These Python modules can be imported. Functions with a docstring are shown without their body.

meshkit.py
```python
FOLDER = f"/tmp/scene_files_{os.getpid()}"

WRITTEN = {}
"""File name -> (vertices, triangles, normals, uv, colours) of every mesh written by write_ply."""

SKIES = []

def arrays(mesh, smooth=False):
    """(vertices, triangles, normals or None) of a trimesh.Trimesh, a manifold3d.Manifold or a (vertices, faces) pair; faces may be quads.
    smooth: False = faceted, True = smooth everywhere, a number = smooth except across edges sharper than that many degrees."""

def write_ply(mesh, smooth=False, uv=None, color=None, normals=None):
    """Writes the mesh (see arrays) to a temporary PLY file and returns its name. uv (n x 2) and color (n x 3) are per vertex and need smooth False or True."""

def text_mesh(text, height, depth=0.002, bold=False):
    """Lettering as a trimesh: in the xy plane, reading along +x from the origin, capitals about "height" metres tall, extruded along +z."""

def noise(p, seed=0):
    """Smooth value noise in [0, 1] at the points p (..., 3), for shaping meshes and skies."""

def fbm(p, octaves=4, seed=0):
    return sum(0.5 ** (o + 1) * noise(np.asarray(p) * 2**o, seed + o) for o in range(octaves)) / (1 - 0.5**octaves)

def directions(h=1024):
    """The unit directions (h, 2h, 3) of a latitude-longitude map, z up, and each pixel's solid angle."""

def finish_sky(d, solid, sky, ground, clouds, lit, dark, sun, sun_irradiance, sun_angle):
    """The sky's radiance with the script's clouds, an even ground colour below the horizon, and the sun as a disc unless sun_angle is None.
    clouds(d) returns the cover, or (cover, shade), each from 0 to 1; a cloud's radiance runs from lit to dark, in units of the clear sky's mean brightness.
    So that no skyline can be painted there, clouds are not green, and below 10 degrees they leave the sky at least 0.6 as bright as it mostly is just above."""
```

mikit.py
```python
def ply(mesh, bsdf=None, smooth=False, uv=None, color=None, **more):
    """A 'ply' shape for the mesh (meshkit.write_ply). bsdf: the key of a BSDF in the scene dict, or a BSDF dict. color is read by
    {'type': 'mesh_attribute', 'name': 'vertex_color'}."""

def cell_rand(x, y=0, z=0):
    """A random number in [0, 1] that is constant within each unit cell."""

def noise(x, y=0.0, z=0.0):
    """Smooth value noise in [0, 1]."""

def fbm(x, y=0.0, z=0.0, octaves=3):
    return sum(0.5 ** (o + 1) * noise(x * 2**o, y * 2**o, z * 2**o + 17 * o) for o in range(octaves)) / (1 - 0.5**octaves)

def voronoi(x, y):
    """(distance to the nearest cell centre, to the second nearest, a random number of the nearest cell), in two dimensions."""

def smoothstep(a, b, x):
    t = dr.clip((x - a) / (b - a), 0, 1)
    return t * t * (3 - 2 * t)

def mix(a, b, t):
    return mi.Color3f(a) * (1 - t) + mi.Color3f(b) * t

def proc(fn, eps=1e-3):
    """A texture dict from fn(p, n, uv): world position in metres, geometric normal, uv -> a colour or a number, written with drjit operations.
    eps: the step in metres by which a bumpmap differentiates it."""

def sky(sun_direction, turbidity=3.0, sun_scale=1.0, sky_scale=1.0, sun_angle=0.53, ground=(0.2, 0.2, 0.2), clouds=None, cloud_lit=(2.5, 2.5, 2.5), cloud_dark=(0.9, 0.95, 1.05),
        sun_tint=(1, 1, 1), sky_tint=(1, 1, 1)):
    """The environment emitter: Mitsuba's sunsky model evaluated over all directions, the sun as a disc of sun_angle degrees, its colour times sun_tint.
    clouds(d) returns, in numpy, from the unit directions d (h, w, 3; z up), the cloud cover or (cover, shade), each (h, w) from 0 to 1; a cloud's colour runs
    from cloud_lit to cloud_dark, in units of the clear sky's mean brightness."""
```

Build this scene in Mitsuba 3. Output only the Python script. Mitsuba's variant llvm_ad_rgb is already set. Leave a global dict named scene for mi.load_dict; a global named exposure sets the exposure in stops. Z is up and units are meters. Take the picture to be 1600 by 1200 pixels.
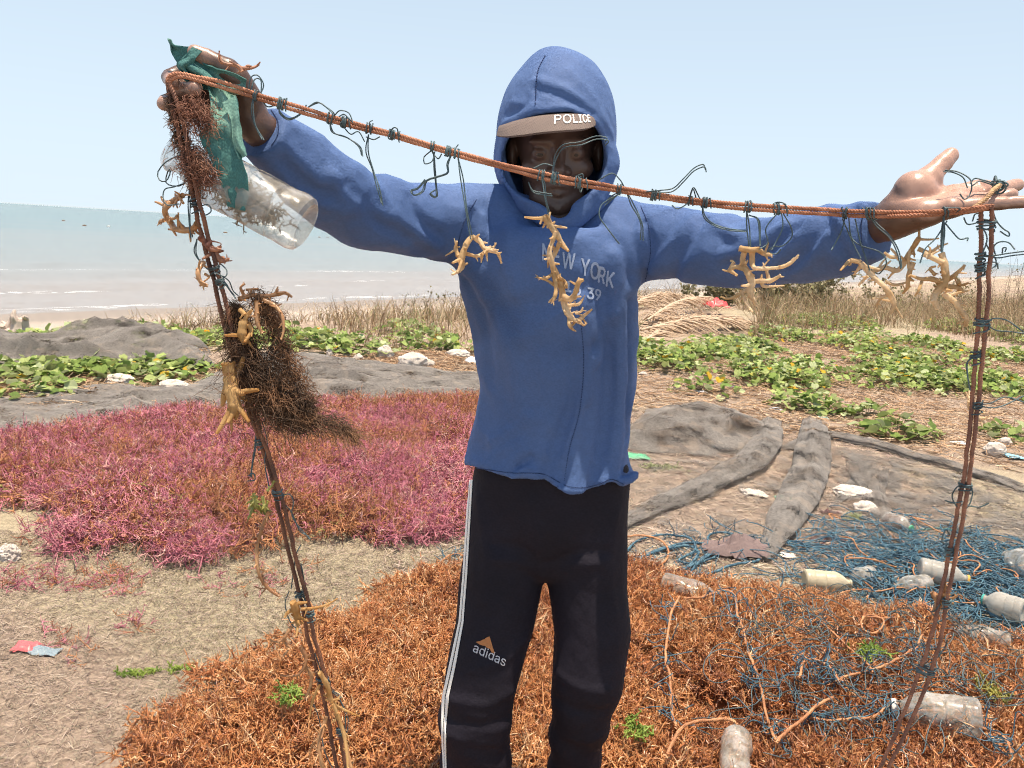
import math
import numpy as np
import trimesh
import mitsuba as mi
import drjit as dr
import mikit
import meshkit
from shapely.geometry import Polygon, Point
from shapely import prepared, contains_xy

T = mi.ScalarTransform4f
scene, labels = {}, {}

# ------------------------------------------------------------------ camera, sky, exposure
CAM = np.array([0.0, 0.0, 1.36])
FPX, PITCH, ROLL = 1232.0, math.radians(10.75), math.radians(3.5)
FWD = np.array([0, math.cos(PITCH), -math.sin(PITCH)])
UP0 = np.array([0, math.sin(PITCH), math.cos(PITCH)])
XAX = np.array([1.0, 0, 0])
CRIGHT = math.cos(ROLL) * XAX + math.sin(ROLL) * UP0
CUP = math.cos(ROLL) * UP0 - math.sin(ROLL) * XAX
scene['camera'] = {'type': 'perspective', 'fov': math.degrees(2 * math.atan(800 / FPX)), 'fov_axis': 'x',
                   'near_clip': 0.05, 'far_clip': 20000.0,
                   'to_world': T().look_at(origin=CAM.tolist(), target=(CAM + FWD).tolist(), up=CUP.tolist())}
SUN = (0.07, -0.075, 1.0)
scene['daylight'] = mikit.sky(SUN, turbidity=3.0, sun_scale=1.45, sky_scale=1.0, ground=(0.30, 0.33, 0.35),
                              clouds=lambda d: 0.95 * np.exp(-np.clip(d[..., 2], 0, 1) / 0.75), cloud_lit=(1.90, 2.20, 2.40))
exposure = 1.82

rng = np.random.default_rng(7)


# ------------------------------------------------------------------ helpers
def ray(x, y):
    d = FWD * FPX + CRIGHT * (x - 800) + CUP * (600 - y)
    return d / d[1]


def at(x, y, Y):
    """the point of the place that stands Y metres away and is seen at pixel (x, y) of the photograph"""
    return CAM + ray(x, y) * Y


def gr(x, y, z=0.0):
    """the point of level ground (height z) seen at a pixel"""
    d = ray(x, y)
    return CAM + d * (z - CAM[2]) / d[2]


def norm(v):
    v = np.asarray(v, float)
    return v / (np.linalg.norm(v, axis=-1, keepdims=True) + 1e-12)


def tag(key, label=None, cat=None, group=None, kind=None):
    e = labels.setdefault(key, {})
    for k, v in (('label', label), ('category', cat), ('group', group), ('kind', kind)):
        if v:
            e[k] = v


used = {}


def numbered(key):
    n = used.get(key, -1) + 1
    used[key] = n
    return key if n == 0 else f'{key}_{n:03d}'


def obj(name, mesh, bsdf, parent=None, smooth=35, color=None, to_world=None, uv=None):
    key = numbered(name if parent is None else parent + '__' + name)
    d = mesh if isinstance(mesh, dict) else mikit.ply(mesh, bsdf, smooth=smooth, color=color, uv=uv)
    if to_world is not None:
        d = {**d, 'to_world': to_world}
    scene[key] = d
    return key


def thing(name, label, cat, group=None):
    key = numbered(name)
    tag(key, label, cat, group)
    return key


def tubes(P, R, sides=4, cap=True):
    """many polylines (N, K, 3) with radii (N, K) as one mesh of tubes"""
    P = np.asarray(P, float)
    if P.ndim == 2:
        P = P[None]
    N, K, _ = P.shape
    R = np.broadcast_to(np.asarray(R, float), (N, K))
    t = norm(np.gradient(P, axis=1))
    # parallel transported frame
    ref = np.where(np.abs(t[:, :1, 2:]) < 0.8, [0, 0, 1.0], [1.0, 0, 0])[:, 0]
    A = np.zeros_like(P)
    a = norm(np.cross(t[:, 0], ref))
    A[:, 0] = a
    for k in range(1, K):
        a = norm(a - t[:, k] * (a * t[:, k]).sum(-1, keepdims=True))
        A[:, k] = a
    B = np.cross(t, A)
    ang = np.arange(sides) * 2 * np.pi / sides
    v = P[:, :, None] + R[:, :, None, None] * (np.cos(ang)[:, None] * A[:, :, None] + np.sin(ang)[:, None] * B[:, :, None])
    v = v.reshape(-1, 3)
    n, k, s = np.meshgrid(np.arange(N), np.arange(K - 1), np.arange(sides), indexing='ij')
    b = n * K * sides + k * sides
    s2 = (s + 1) % sides
    f = np.stack([b + s, b + sides + s, b + sides + s2, b + s2], -1).reshape(-1, 4)
    f = np.vstack([f[:, [0, 2, 1]], f[:, [0, 3, 2]]])
    if cap and sides >= 3:
        e = []
        for j in range(1, sides - 1):
            o = np.arange(N) * K * sides
            e.append(np.stack([o, o + j, o + j + 1], 1))
            o = o + (K - 1) * sides
            e.append(np.stack([o, o + j + 1, o + j], 1))
        f = np.vstack([f] + e)
    return v, f


def ribbons(P, W, U):
    """flat blades: polylines (N, K, 3), half widths (N, K), side vectors (N, 3)"""
    N, K, _ = P.shape
    v = np.stack([P - W[:, :, None] * U[:, None], P + W[:, :, None] * U[:, None]], 2).reshape(-1, 3)
    n, k = np.meshgrid(np.arange(N), np.arange(K - 1), indexing='ij')
    b = (n * K + k) * 2
    f = np.stack([b, b + 1, b + 3, b + 2], -1).reshape(-1, 4)
    return v, np.vstack([f[:, [0, 1, 2]], f[:, [0, 2, 3]]])


def cat(*parts):
    vs, fs, o = [], [], 0
    for v, f in parts:
        vs.append(v)
        fs.append(np.asarray(f) + o)
        o += len(v)
    return np.vstack(vs), np.vstack(fs)


def tm(vf):
    return trimesh.Trimesh(vf[0], vf[1], process=False)


def spline(pts, n):
    """Catmull-Rom through the points"""
    p = np.asarray(pts, float)
    if len(p) == 2:
        return p[0] + (p[1] - p[0]) * np.linspace(0, 1, n)[:, None]
    q = np.vstack([2 * p[0] - p[1], p, 2 * p[-1] - p[-2]])
    u = np.linspace(0, len(p) - 1 - 1e-9, n)
    i = u.astype(int)
    t = (u - i)[:, None]
    a, b, c, d = q[i], q[i + 1], q[i + 2], q[i + 3]
    return 0.5 * (2 * b + (c - a) * t + (2 * a - 5 * b + 4 * c - d) * t ** 2 + (3 * b - a - 3 * c + d) * t ** 3)


def rotz(a):
    c, s = np.cos(a), np.sin(a)
    m = np.zeros(np.shape(a) + (3, 3))
    m[..., 0, 0], m[..., 0, 1], m[..., 1, 0], m[..., 1, 1], m[..., 2, 2] = c, -s, s, c, 1
    return m


def rotx(a):
    c, s = np.cos(a), np.sin(a)
    m = np.zeros(np.shape(a) + (3, 3))
    m[..., 1, 1], m[..., 1, 2], m[..., 2, 1], m[..., 2, 2], m[..., 0, 0] = c, -s, s, c, 1
    return m


def scatter(templates, pos, rot, scl, which):
    """copies of template meshes joined: returns (vertices, faces, copy index of each vertex)"""
    vs, fs, ids, o = [], [], [], 0
    for k, (tv, tf) in enumerate(templates):
        sel = np.nonzero(which == k)[0]
        if not len(sel):
            continue
        v = np.einsum('nij,vj->nvi', rot[sel], tv) * scl[sel][:, None, None] + pos[sel][:, None]
        f = tf[None] + (np.arange(len(sel)) * len(tv))[:, None, None]
        vs.append(v.reshape(-1, 3))
        fs.append(f.reshape(-1, 3) + o)
        ids.append(np.repeat(sel, len(tv)))
        o += len(sel) * len(tv)
    return np.vstack(vs), np.vstack(fs), np.concatenate(ids)


def inside(poly, n):
    """n random points of a polygon"""
    x0, y0, x1, y1 = poly.bounds
    out = np.zeros((0, 2))
    while len(out) < n:
        q = rng.uniform([x0, y0], [x1, y1], (4 * n + 64, 2))
        out = np.vstack([out, q[contains_xy(poly, q[:, 0], q[:, 1])]])
    return out[:n]


def gpoly(pixels, extra=()):
    return Polygon([gr(*p)[:2] for p in pixels] + list(extra)).buffer(0)


SHORE0, SHORE_N, SEA_Z = np.array([-5.1, 21.0]), np.array([-0.8, 0.6]), -0.7


def ground_z(x, y):
    x, y = np.asarray(x, float), np.asarray(y, float)
    s = (x - SHORE0[0]) * SHORE_N[0] + (y - SHORE0[1]) * SHORE_N[1]
    p = np.stack([x, y, 0 * x], -1)
    near = np.clip((-s - 2) / 6, 0, 1)
    z = (meshkit.fbm(p * 0.9, 3, 3) - 0.5) * 0.10 * near + (meshkit.fbm(p * 4.0, 3, 5) - 0.5) * 0.03 * (0.3 + 0.7 * near)
    t = np.clip((s + 10.0) / 10.0, 0, 1)
    z = z - 0.7 * t * t * (3 - 2 * t) * 1.0 + 0.10 * np.exp(-((s + 10.5) / 2.0) ** 2)
    z = z - 0.05 * np.clip(s, 0, 40)
    return z


def principled(base, rough=0.6, **kw):
    b = {'type': 'rgb', 'value': list(base)} if isinstance(base, (tuple, list)) else base
    return {'type': 'principled', 'base_color': b, 'roughness': rough, **kw}


def two(b):
    return {'type': 'twosided', 'bsdf': b}


VC = {'type': 'mesh_attribute', 'name': 'vertex_color'}

# ------------------------------------------------------------------ ground
def ground_col(p, n, uv):
    big = mikit.fbm(p.x * 0.7, p.y * 0.7, 0.0, 3)
    fine = mikit.fbm(p.x * 18.0, p.y * 18.0, 3.0, 3)
    grit = mikit.noise(p.x * 160.0, p.y * 160.0, 1.0)
    s = (p.x - SHORE0[0]) * SHORE_N[0] + (p.y - SHORE0[1]) * SHORE_N[1]
    soil = mikit.mix((0.205, 0.156, 0.123), (0.30, 0.237, 0.188), fine)
    soil = mikit.mix(soil, mi.Color3f(0.30, 0.27, 0.18), mikit.smoothstep(0.5, 0.7, big) * 0.6)
    soil = soil * (0.72 + 0.5 * grit)
    sand = mikit.mix((0.27, 0.230, 0.200), (0.33, 0.288, 0.250), fine) * (0.9 + 0.18 * grit)
    wet = mi.Color3f(0.20, 0.178, 0.162)
    c = mikit.mix(soil, sand, mikit.smoothstep(-7.5, -6.0, s + (big - 0.5) * 2))
    return mikit.mix(c, wet, mikit.smoothstep(-3.2, -1.0, s + (big - 0.5) * 1.6))


def ground_bump(p, n, uv):
    return mikit.fbm(p.x * 30.0, p.y * 30.0, 0.0, 4)


scene['mat_ground'] = {'type': 'bumpmap', 'arbitrary': mikit.proc(ground_bump, 2e-3), 'scale': 0.012,
                       'bsdf': two(principled(mikit.proc(ground_col), 0.9, specular=0.2))}

u = np.linspace(-1, 1, 281)
gx = np.sign(u) * (9 * np.abs(u) + 4200 * np.abs(u) ** 7)
w = np.linspace(0, 1, 361)
gy = -2.5 + 26 * w + 5200 * w ** 9
X, Y = np.meshgrid(gx, gy, indexing='ij')
V = np.stack([X, Y, ground_z(X, Y)], -1).reshape(-1, 3)
i, j = np.meshgrid(np.arange(280), np.arange(360), indexing='ij')
b = i * 361 + j
F = np.stack([b, b + 361, b + 362, b + 1], -1).reshape(-1, 4)
obj('ground', (V, F), 'mat_ground', smooth=True)
tag('ground', kind='structure')


# ------------------------------------------------------------------ sea
def sea_col(p, n, uv):
    s = (p.x - SHORE0[0]) * SHORE_N[0] + (p.y - SHORE0[1]) * SHORE_N[1]
    along = p.x * SHORE_N[1] - p.y * SHORE_N[0]
    w = mikit.fbm(along * 0.04, s * 0.16, 2.0, 3) - 0.5
    ls = dr.log(dr.maximum(s, 0.1) + 6.0)
    murk = mi.Color3f(0.215, 0.198, 0.186)
    mid = mi.Color3f(0.165, 0.190, 0.195)
    deep = mi.Color3f(0.130, 0.182, 0.198)
    c = mikit.mix(murk, mid, mikit.smoothstep(2.3, 3.6, ls + w * 0.8))
    c = mikit.mix(c, deep, mikit.smoothstep(3.3, 4.9, ls + w * 0.8))
    # broken foam: real froth, in lines along the shore
    f = mikit.noise(along * 0.25, s * 1.1, 9.0)
    br = mikit.noise(along * 1.7, s * 6.0, 4.0)
    line = dr.abs(s - 9.0 - 3.0 * mikit.noise(along * 0.07, 0.0, 5.0))
    line2 = dr.abs(s - 3.6 - 2.0 * mikit.noise(along * 0.09, 0.0, 8.0))
    line3 = dr.abs(s - 0.25 - 0.5 * mikit.noise(along * 0.2, 0.0, 2.0))
    near = dr.maximum(dr.maximum(mikit.smoothstep(0.7, 0.1, line), mikit.smoothstep(0.5, 0.05, line2)) * mikit.smoothstep(0.56, 0.66, f), mikit.smoothstep(0.35, 0.1, line3) * 0.9)
    foam = near * mikit.smoothstep(0.46, 0.62, br) * mikit.smoothstep(0.35, 0.55, mikit.noise(along * 5.0, s * 9.0, 14.0))
    return mikit.mix(c, mi.Color3f(0.55, 0.55, 0.54), foam * 0.7)


def sea_bump(p, n, uv):
    s = (p.x - SHORE0[0]) * SHORE_N[0] + (p.y - SHORE0[1]) * SHORE_N[1]
    along = p.x * SHORE_N[1] - p.y * SHORE_N[0]
    return mikit.fbm(s * 0.8, along * 0.22, 0.0, 4) * 0.7 + 0.3 * mikit.fbm(s * 3.5, along * 1.6, 5.0, 3)


scene['mat_sea'] = {'type': 'bumpmap', 'arbitrary': mikit.proc(sea_bump, 2e-2), 'scale': 0.25,
                    'bsdf': two(principled(mikit.proc(sea_col), 0.28, specular=0.45))}
nrm, alg = np.array([*SHORE_N, 0]), np.array([SHORE_N[1], -SHORE_N[0], 0])
c0 = np.array([*SHORE0, SEA_Z])
ss = np.concatenate([np.linspace(-3, 40, 60), np.geomspace(45, 9000, 30)])
aa = np.concatenate([-np.geomspace(6000, 70, 20), np.linspace(-60, 160, 120), np.geomspace(180, 6000, 20)])
S, A = np.meshgrid(ss, aa, indexing='ij')
wv = 0.05 * np.sin(S * 1.3 + 2.5 * meshkit.noise(np.stack([A * 0.06, S * 0.05, 0 * S], -1))) * np.clip((S - 1) / 4, 0, 1) * np.exp(-np.clip(S - 5, 0, 99) / 9)
V = c0 + S[..., None] * nrm + A[..., None] * alg + wv[..., None] * np.array([0, 0, 1.0])
V = V.reshape(-1, 3)
i, j = np.meshgrid(np.arange(len(ss) - 1), np.arange(len(aa) - 1), indexing='ij')
b = i * len(aa) + j
F = np.stack([b, b + 1, b + len(aa) + 1, b + len(aa)], -1).reshape(-1, 4)
obj('sea', (V, F), 'mat_sea', smooth=True)
tag('sea', kind='structure')


# ------------------------------------------------------------------ seaweed
def on_ground(q, dz=0.0):
    return np.column_stack([q, ground_z(q[:, 0], q[:, 1]) + dz])


def sprig(r, n_main=4, length=0.05, rad=0.0022, k=4, branches=3, spread=0.9, sides=4):
    """one branching seaweed sprig around the origin"""
    P, R = [], []
    for m in range(n_main):
        d = norm(r.normal(size=3) + [0, 0, 0.35])
        bend = r.normal(size=3) * 0.6
        L = length * r.uniform(0.6, 1.2)
        t = np.linspace(0, 1, k)[:, None]
        p = d * L * t + bend * L * 0.5 * t ** 2
        P.append(p)
        R.append(rad * (1 - 0.45 * t[:, 0]) * r.uniform(0.8, 1.2))
        for q in range(branches):
            a = r.uniform(0.25, 0.95)
            i = a * (k - 1)
            o = p[int(i)] + (p[min(int(i) + 1, k - 1)] - p[int(i)]) * (i - int(i))
            d2 = norm(d + spread * r.normal(size=3))
            L2 = L * r.uniform(0.25, 0.55)
            P.append(o + d2 * L2 * t + r.normal(size=3) * L2 * 0.35 * t ** 2)
            R.append(rad * 0.8 * (1 - 0.6 * t[:, 0]))
    P, R = np.array(P), np.array(R)
    R[:, -1] *= 0.45
    return tubes(P, R, sides, cap=False)


def random_rot(n):
    q = norm(rng.normal(size=(n, 4)))
    w, x, y, z = q.T
    return np.stack([1 - 2 * (y * y + z * z), 2 * (x * y - z * w), 2 * (x * z + y * w), 2 * (x * y + z * w), 1 - 2 * (x * x + z * z), 2 * (y * z - x * w),
                     2 * (x * z - y * w), 2 * (y * z + x * w), 1 - 2 * (x * x + y * y)], -1).reshape(n, 3, 3)


def hill(poly, thick, edge):
    """height of a spread heap over the ground: thick in the middle, falling to nothing at its edge"""
    bnd = poly.exterior

    def h(x, y):
        import shapely
        d = shapely.distance(shapely.points(x, y), bnd)
        d = np.where(contains_xy(poly, x, y), d, 0)
        p = np.stack([x, y, 0 * x], -1)
        return thick * np.clip(d / edge, 0, 1) ** 0.6 * (0.45 + 1.1 * meshkit.fbm(p * 3.2, 3, 11))
    return h


def heap_base(poly, h, step, low=0.80):
    x0, y0, x1, y1 = poly.bounds
    xs, ys = np.arange(x0 - step, x1 + step, step), np.arange(y0 - step, y1 + step, step)
    X, Y = np.meshgrid(xs, ys, indexing='ij')
    Z = ground_z(X, Y) - 0.012 + h(X.ravel(), Y.ravel()).reshape(X.shape) * low
    ok = contains_xy(poly, X.ravel(), Y.ravel()).reshape(X.shape)
    i, j = np.nonzero(ok[:-1, :-1] & ok[1:, :-1] & ok[1:, 1:] & ok[:-1, 1:])
    m = len(ys)
    b = i * m + j
    F = np.stack([b, b + m, b + m + 1, b + 1], -1)
    return np.stack([X, Y, Z], -1).reshape(-1, 3), np.vstack([F[:, [0, 1, 2]], F[:, [0, 2, 3]]])


scene['mat_seaweed_wet'] = two(principled(VC, 0.24, specular=0.5, clearcoat=0.35, clearcoat_gloss=0.85))
scene['mat_seaweed_base'] = two(principled((0.40, 0.165, 0.068), 0.6))
scene['mat_pink_base'] = two(principled((0.43, 0.185, 0.165), 0.7))
scene['mat_seaweed_dry'] = two(principled(VC, 0.55, specular=0.35))

gold_poly = gpoly([(190, 1185), (300, 1098), (335, 1062), (450, 1035), (500, 990), (600, 945), (715, 903), (850, 895), (985, 900), (1060, 925),
                   (1150, 950), (1240, 955), (1330, 945), (1420, 990), (1500, 1015), (1640, 1035)], [(2.3, 1.6), (2.0, 1.05), (-0.72, 1.05), (-0.86, 1.5)])
gold_h = hill(gold_poly, 0.11, 0.25)


def clump(templates, n, radius, height, palette, r, jitter=.22):
    """a low clump of sprigs: mesh and colours; palette: (colour, weight) pairs"""
    a, d = r.uniform(0, 2 * np.pi, n), radius * np.sqrt(r.random(n))
    z = height * (1 - (d / radius) ** 2) * r.uniform(0.2, 1.0, n) + r.uniform(-.012, .012, n)
    q = norm(r.normal(size=(n, 4)))
    st = rng.bit_generator.state
    rot = random_rot(n)
    v, f, ids = scatter(templates, np.column_stack([d * np.cos(a), d * np.sin(a), z]), rot, r.uniform(.7, 1.3, n), r.integers(0, len(templates), n))
    w_ = np.array([p[1] for p in palette], float)
    c = np.array([p[0] for p in palette])[r.choice(len(palette), n, p=w_ / w_.sum())] * r.uniform(1 - jitter, 1 + jitter, (n, 1))
    return (v, f), c[ids]


def spread_clumps(name, bsdf, variants, pts, pick, z, tilt=.12):
    """the variants as shape groups and one instance of them per point"""
    for k, (m, c) in enumerate(variants):
        scene[f'{name}_clump_{k:02d}'] = {'type': 'shapegroup', 'clump': mikit.ply(m, bsdf, smooth=True, color=c)}
    for i, (p, k) in enumerate(zip(pts, pick)):
        M = T().translate([float(p[0]), float(p[1]), float(z[i])]).rotate([0, 0, 1], float(rng.uniform(0, 360))).rotate([1, 0, 0], float(rng.normal(0, 10))).scale(float(rng.uniform(.85, 1.2)))
        scene[f'{name}__{i + 1:03d}'] = {'type': 'instance', 'to_world': M, 'group': {'type': 'ref', 'id': f'{name}_clump_{k:02d}'}}


cA, cB, cC, cD = (0.40, 0.165, 0.068), (0.50, 0.245, 0.105), (0.27, 0.110, 0.055), (0.60, 0.40, 0.23)
tpl = [sprig(np.random.default_rng(100 + k), n_main=4, length=0.030 + .003 * (k % 4), rad=0.0022, branches=4, spread=.8, sides=3, k=3 + k % 2) for k in range(10)]
gold_var = []
for k in range(14):
    w_ = [(3, 1.5, 1, .35), (1.2, 3, .6, .5), (2, .6, 2.2, .15)][k % 3]
    gold_var.append(clump(tpl, 95, 0.115, 0.034, list(zip((cA, cB, cC, cD), w_)), np.random.default_rng(900 + k)))
NG = int(gold_poly.area / 0.0085)
pts = inside(gold_poly.buffer(-.06), NG)
z = ground_z(pts[:, 0], pts[:, 1]) + gold_h(pts[:, 0], pts[:, 1]) - .004
patch = meshkit.fbm(np.column_stack([pts * 2.0, 0 * z]), 3, 21)
tone = np.clip(((patch - .33) * 9).astype(int), 0, 2)
pick = np.array([0, 1, 2])[np.array([2, 0, 1])[tone]] + 3 * rng.integers(0, 4, NG)
obj('golden_seaweed', heap_base(gold_poly.buffer(-.10), gold_h, 0.03), 'mat_seaweed_base', smooth=True)
spread_clumps('golden_seaweed', 'mat_seaweed_wet', gold_var, pts, pick, z)
# strays round the edge
tag('golden_seaweed', 'fresh orange brown seaweed spread in a thick wet pile around the man', 'seaweed', kind='stuff')

pink_poly = gpoly([(-260, 790), (-200, 715), (0, 702), (120, 692), (250, 668), (400, 652), (560, 643), (700, 643), (790, 650), (790, 800), (740, 838), (640, 855), (560, 852), (480, 850), (400, 875),
                   (330, 888), (230, 886), (120, 890), (95, 868), (40, 872), (70, 830), (20, 800), (-60, 800)])
pink_h = hill(pink_poly, 0.085, 0.3)
tplp = [sprig(np.random.default_rng(300 + k), n_main=4, length=0.046 + .004 * (k % 3), rad=0.0021, branches=3, sides=3, k=3 + (k % 3 == 0)) for k in range(10)]
pk, pr, og, br, gn, pale_ = ((0.54, 0.215, 0.265), (0.41, 0.140, 0.195), (0.47, 0.225, 0.110), (0.32, 0.140, 0.090), (0.33, 0.30, 0.10), (0.64, 0.41, 0.37))
pink_var = []
for k in range(16):
    w_ = [(4, 1.6, .8, .7, .03, .9), (1.6, .8, 1.8, .9, .06, .6), (.2, .2, 3, 1.6, .12, .25), (.8, 2.5, .5, 1.5, 0, .15)][k % 4]
    pink_var.append(clump(tplp, 62, 0.135, 0.026, list(zip((pk, pr, og, br, gn, pale_), w_)), np.random.default_rng(950 + k), .28))
NP = int(pink_poly.area / 0.0115)
pts = inside(pink_poly.buffer(-.09), NP)
z = ground_z(pts[:, 0], pts[:, 1]) + pink_h(pts[:, 0], pts[:, 1]) - .004
patch = meshkit.fbm(np.column_stack([pts * 2.4, 0 * z]), 3, 33) + .06 * (rng.random(NP) - .5)
tone = np.digitize(patch, np.quantile(patch, [.34, .60, .88]))
pick = np.array([2, 1, 0, 3])[tone] + 4 * rng.integers(0, 4, NP)
obj('pink_seaweed', heap_base(pink_poly.buffer(-.16), pink_h, 0.04, 0.62), 'mat_pink_base', smooth=True)
spread_clumps('pink_seaweed', 'mat_seaweed_dry', pink_var, pts, pick, z)
tag('pink_seaweed', 'pink and orange seaweed spread out to dry in front of the flat grey net', 'seaweed', kind='stuff')
# scraps of it scattered over the turf
sp = [((0, 895), (90, 884), (215, 890), (190, 920), (60, 925), (0, 935)), ((60, 985), (120, 975), (150, 1010), (100, 1050), (70, 1060)), ((300, 900), (420, 885), (500, 880), (470, 930), (330, 925)), ((150, 905), (230, 900), (220, 930), (160, 935)), ((180, 960), (230, 955), (250, 985), (190, 990))]
q = np.vstack([inside(gpoly(p_), n_) for p_, n_ in zip(sp, (120, 20, 46, 18, 14))])
v, f, ids = scatter(tplp, on_ground(q, .006), random_rot(len(q)), rng.uniform(.5, 1.0, len(q)), rng.integers(0, 10, len(q)))
obj('seaweed_scraps', (v, f), 'mat_seaweed_dry', smooth=True, color=(np.array([pk, pr, og, br])[rng.integers(0, 4, len(q))])[ids])
tag('seaweed_scraps', 'small dry seaweed scraps scattered over the turf at the lower left', 'seaweed', kind='stuff')

# ------------------------------------------------------------------ dry grass and straw
def blades(pos, height, lean, width, k=3, seed=0):
    r = np.random.default_rng(seed)
    n = len(pos)
    a = r.uniform(0, 2 * np.pi, n)
    d = np.stack([np.cos(a), np.sin(a), 0 * a], 1)
    t = np.linspace(0, 1, k)
    P = pos[:, None] + (height[:, None] * t)[:, :, None] * np.array([0, 0, 1.0]) * np.sqrt(np.clip(1 - (lean[:, None] * t) ** 2, 0.05, 1))[:, :, None] + (height * lean)[:, None, None] * (t ** 1.6)[None, :, None] * d[:, None]
    W = width[:, None] * (1 - 0.85 * t)[None]
    return tubes(P, np.repeat(W[:, :, None], 1, 2)[:, :, 0], 3, cap=False)


scene['mat_straw'] = two(principled(VC, 0.7, specular=0.25))


def straw_mesh(n_list):
    """flat straws and twigs lying on the ground: (polygon, count, length, radius, colours)"""
    parts, cols = [], []
    for poly, n, L, rad, palette, lift in n_list:
        q = inside(poly, n)
        p = on_ground(q, 0.004)
        a = rng.uniform(0, np.pi * 2, n)
        ln = L * rng.uniform(0.5, 1.6, n)
        d = np.stack([np.cos(a), np.sin(a), rng.normal(0, 0.16, n)], 1) * ln[:, None]
        cv = np.stack([-np.sin(a), np.cos(a), np.abs(rng.normal(0, 0.6, n))], 1) * (ln * rng.normal(0, 0.2, n))[:, None]
        k_ = 3 if L > 0.05 else 2
        t = np.linspace(-0.5, 0.5, k_)
        P = p[:, None] + d[:, None] * t[None, :, None] + cv[:, None] * (0.25 - t ** 2)[None, :, None] * 1.5
        P[:, :, 2] = np.maximum(P[:, :, 2], p[:, None, 2] - 0.003) + rng.uniform(0, lift, n)[:, None]
        parts.append(tubes(P, (rad * rng.uniform(0.6, 1.4, n))[:, None] * np.ones(k_), 3, cap=False))
        c = np.array(palette)[rng.integers(0, len(palette), n)] * rng.uniform(0.7, 1.25, (n, 1))
        cols.append(np.repeat(c, 3 * k_, 0))
    return cat(*parts), np.vstack(cols)


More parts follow.
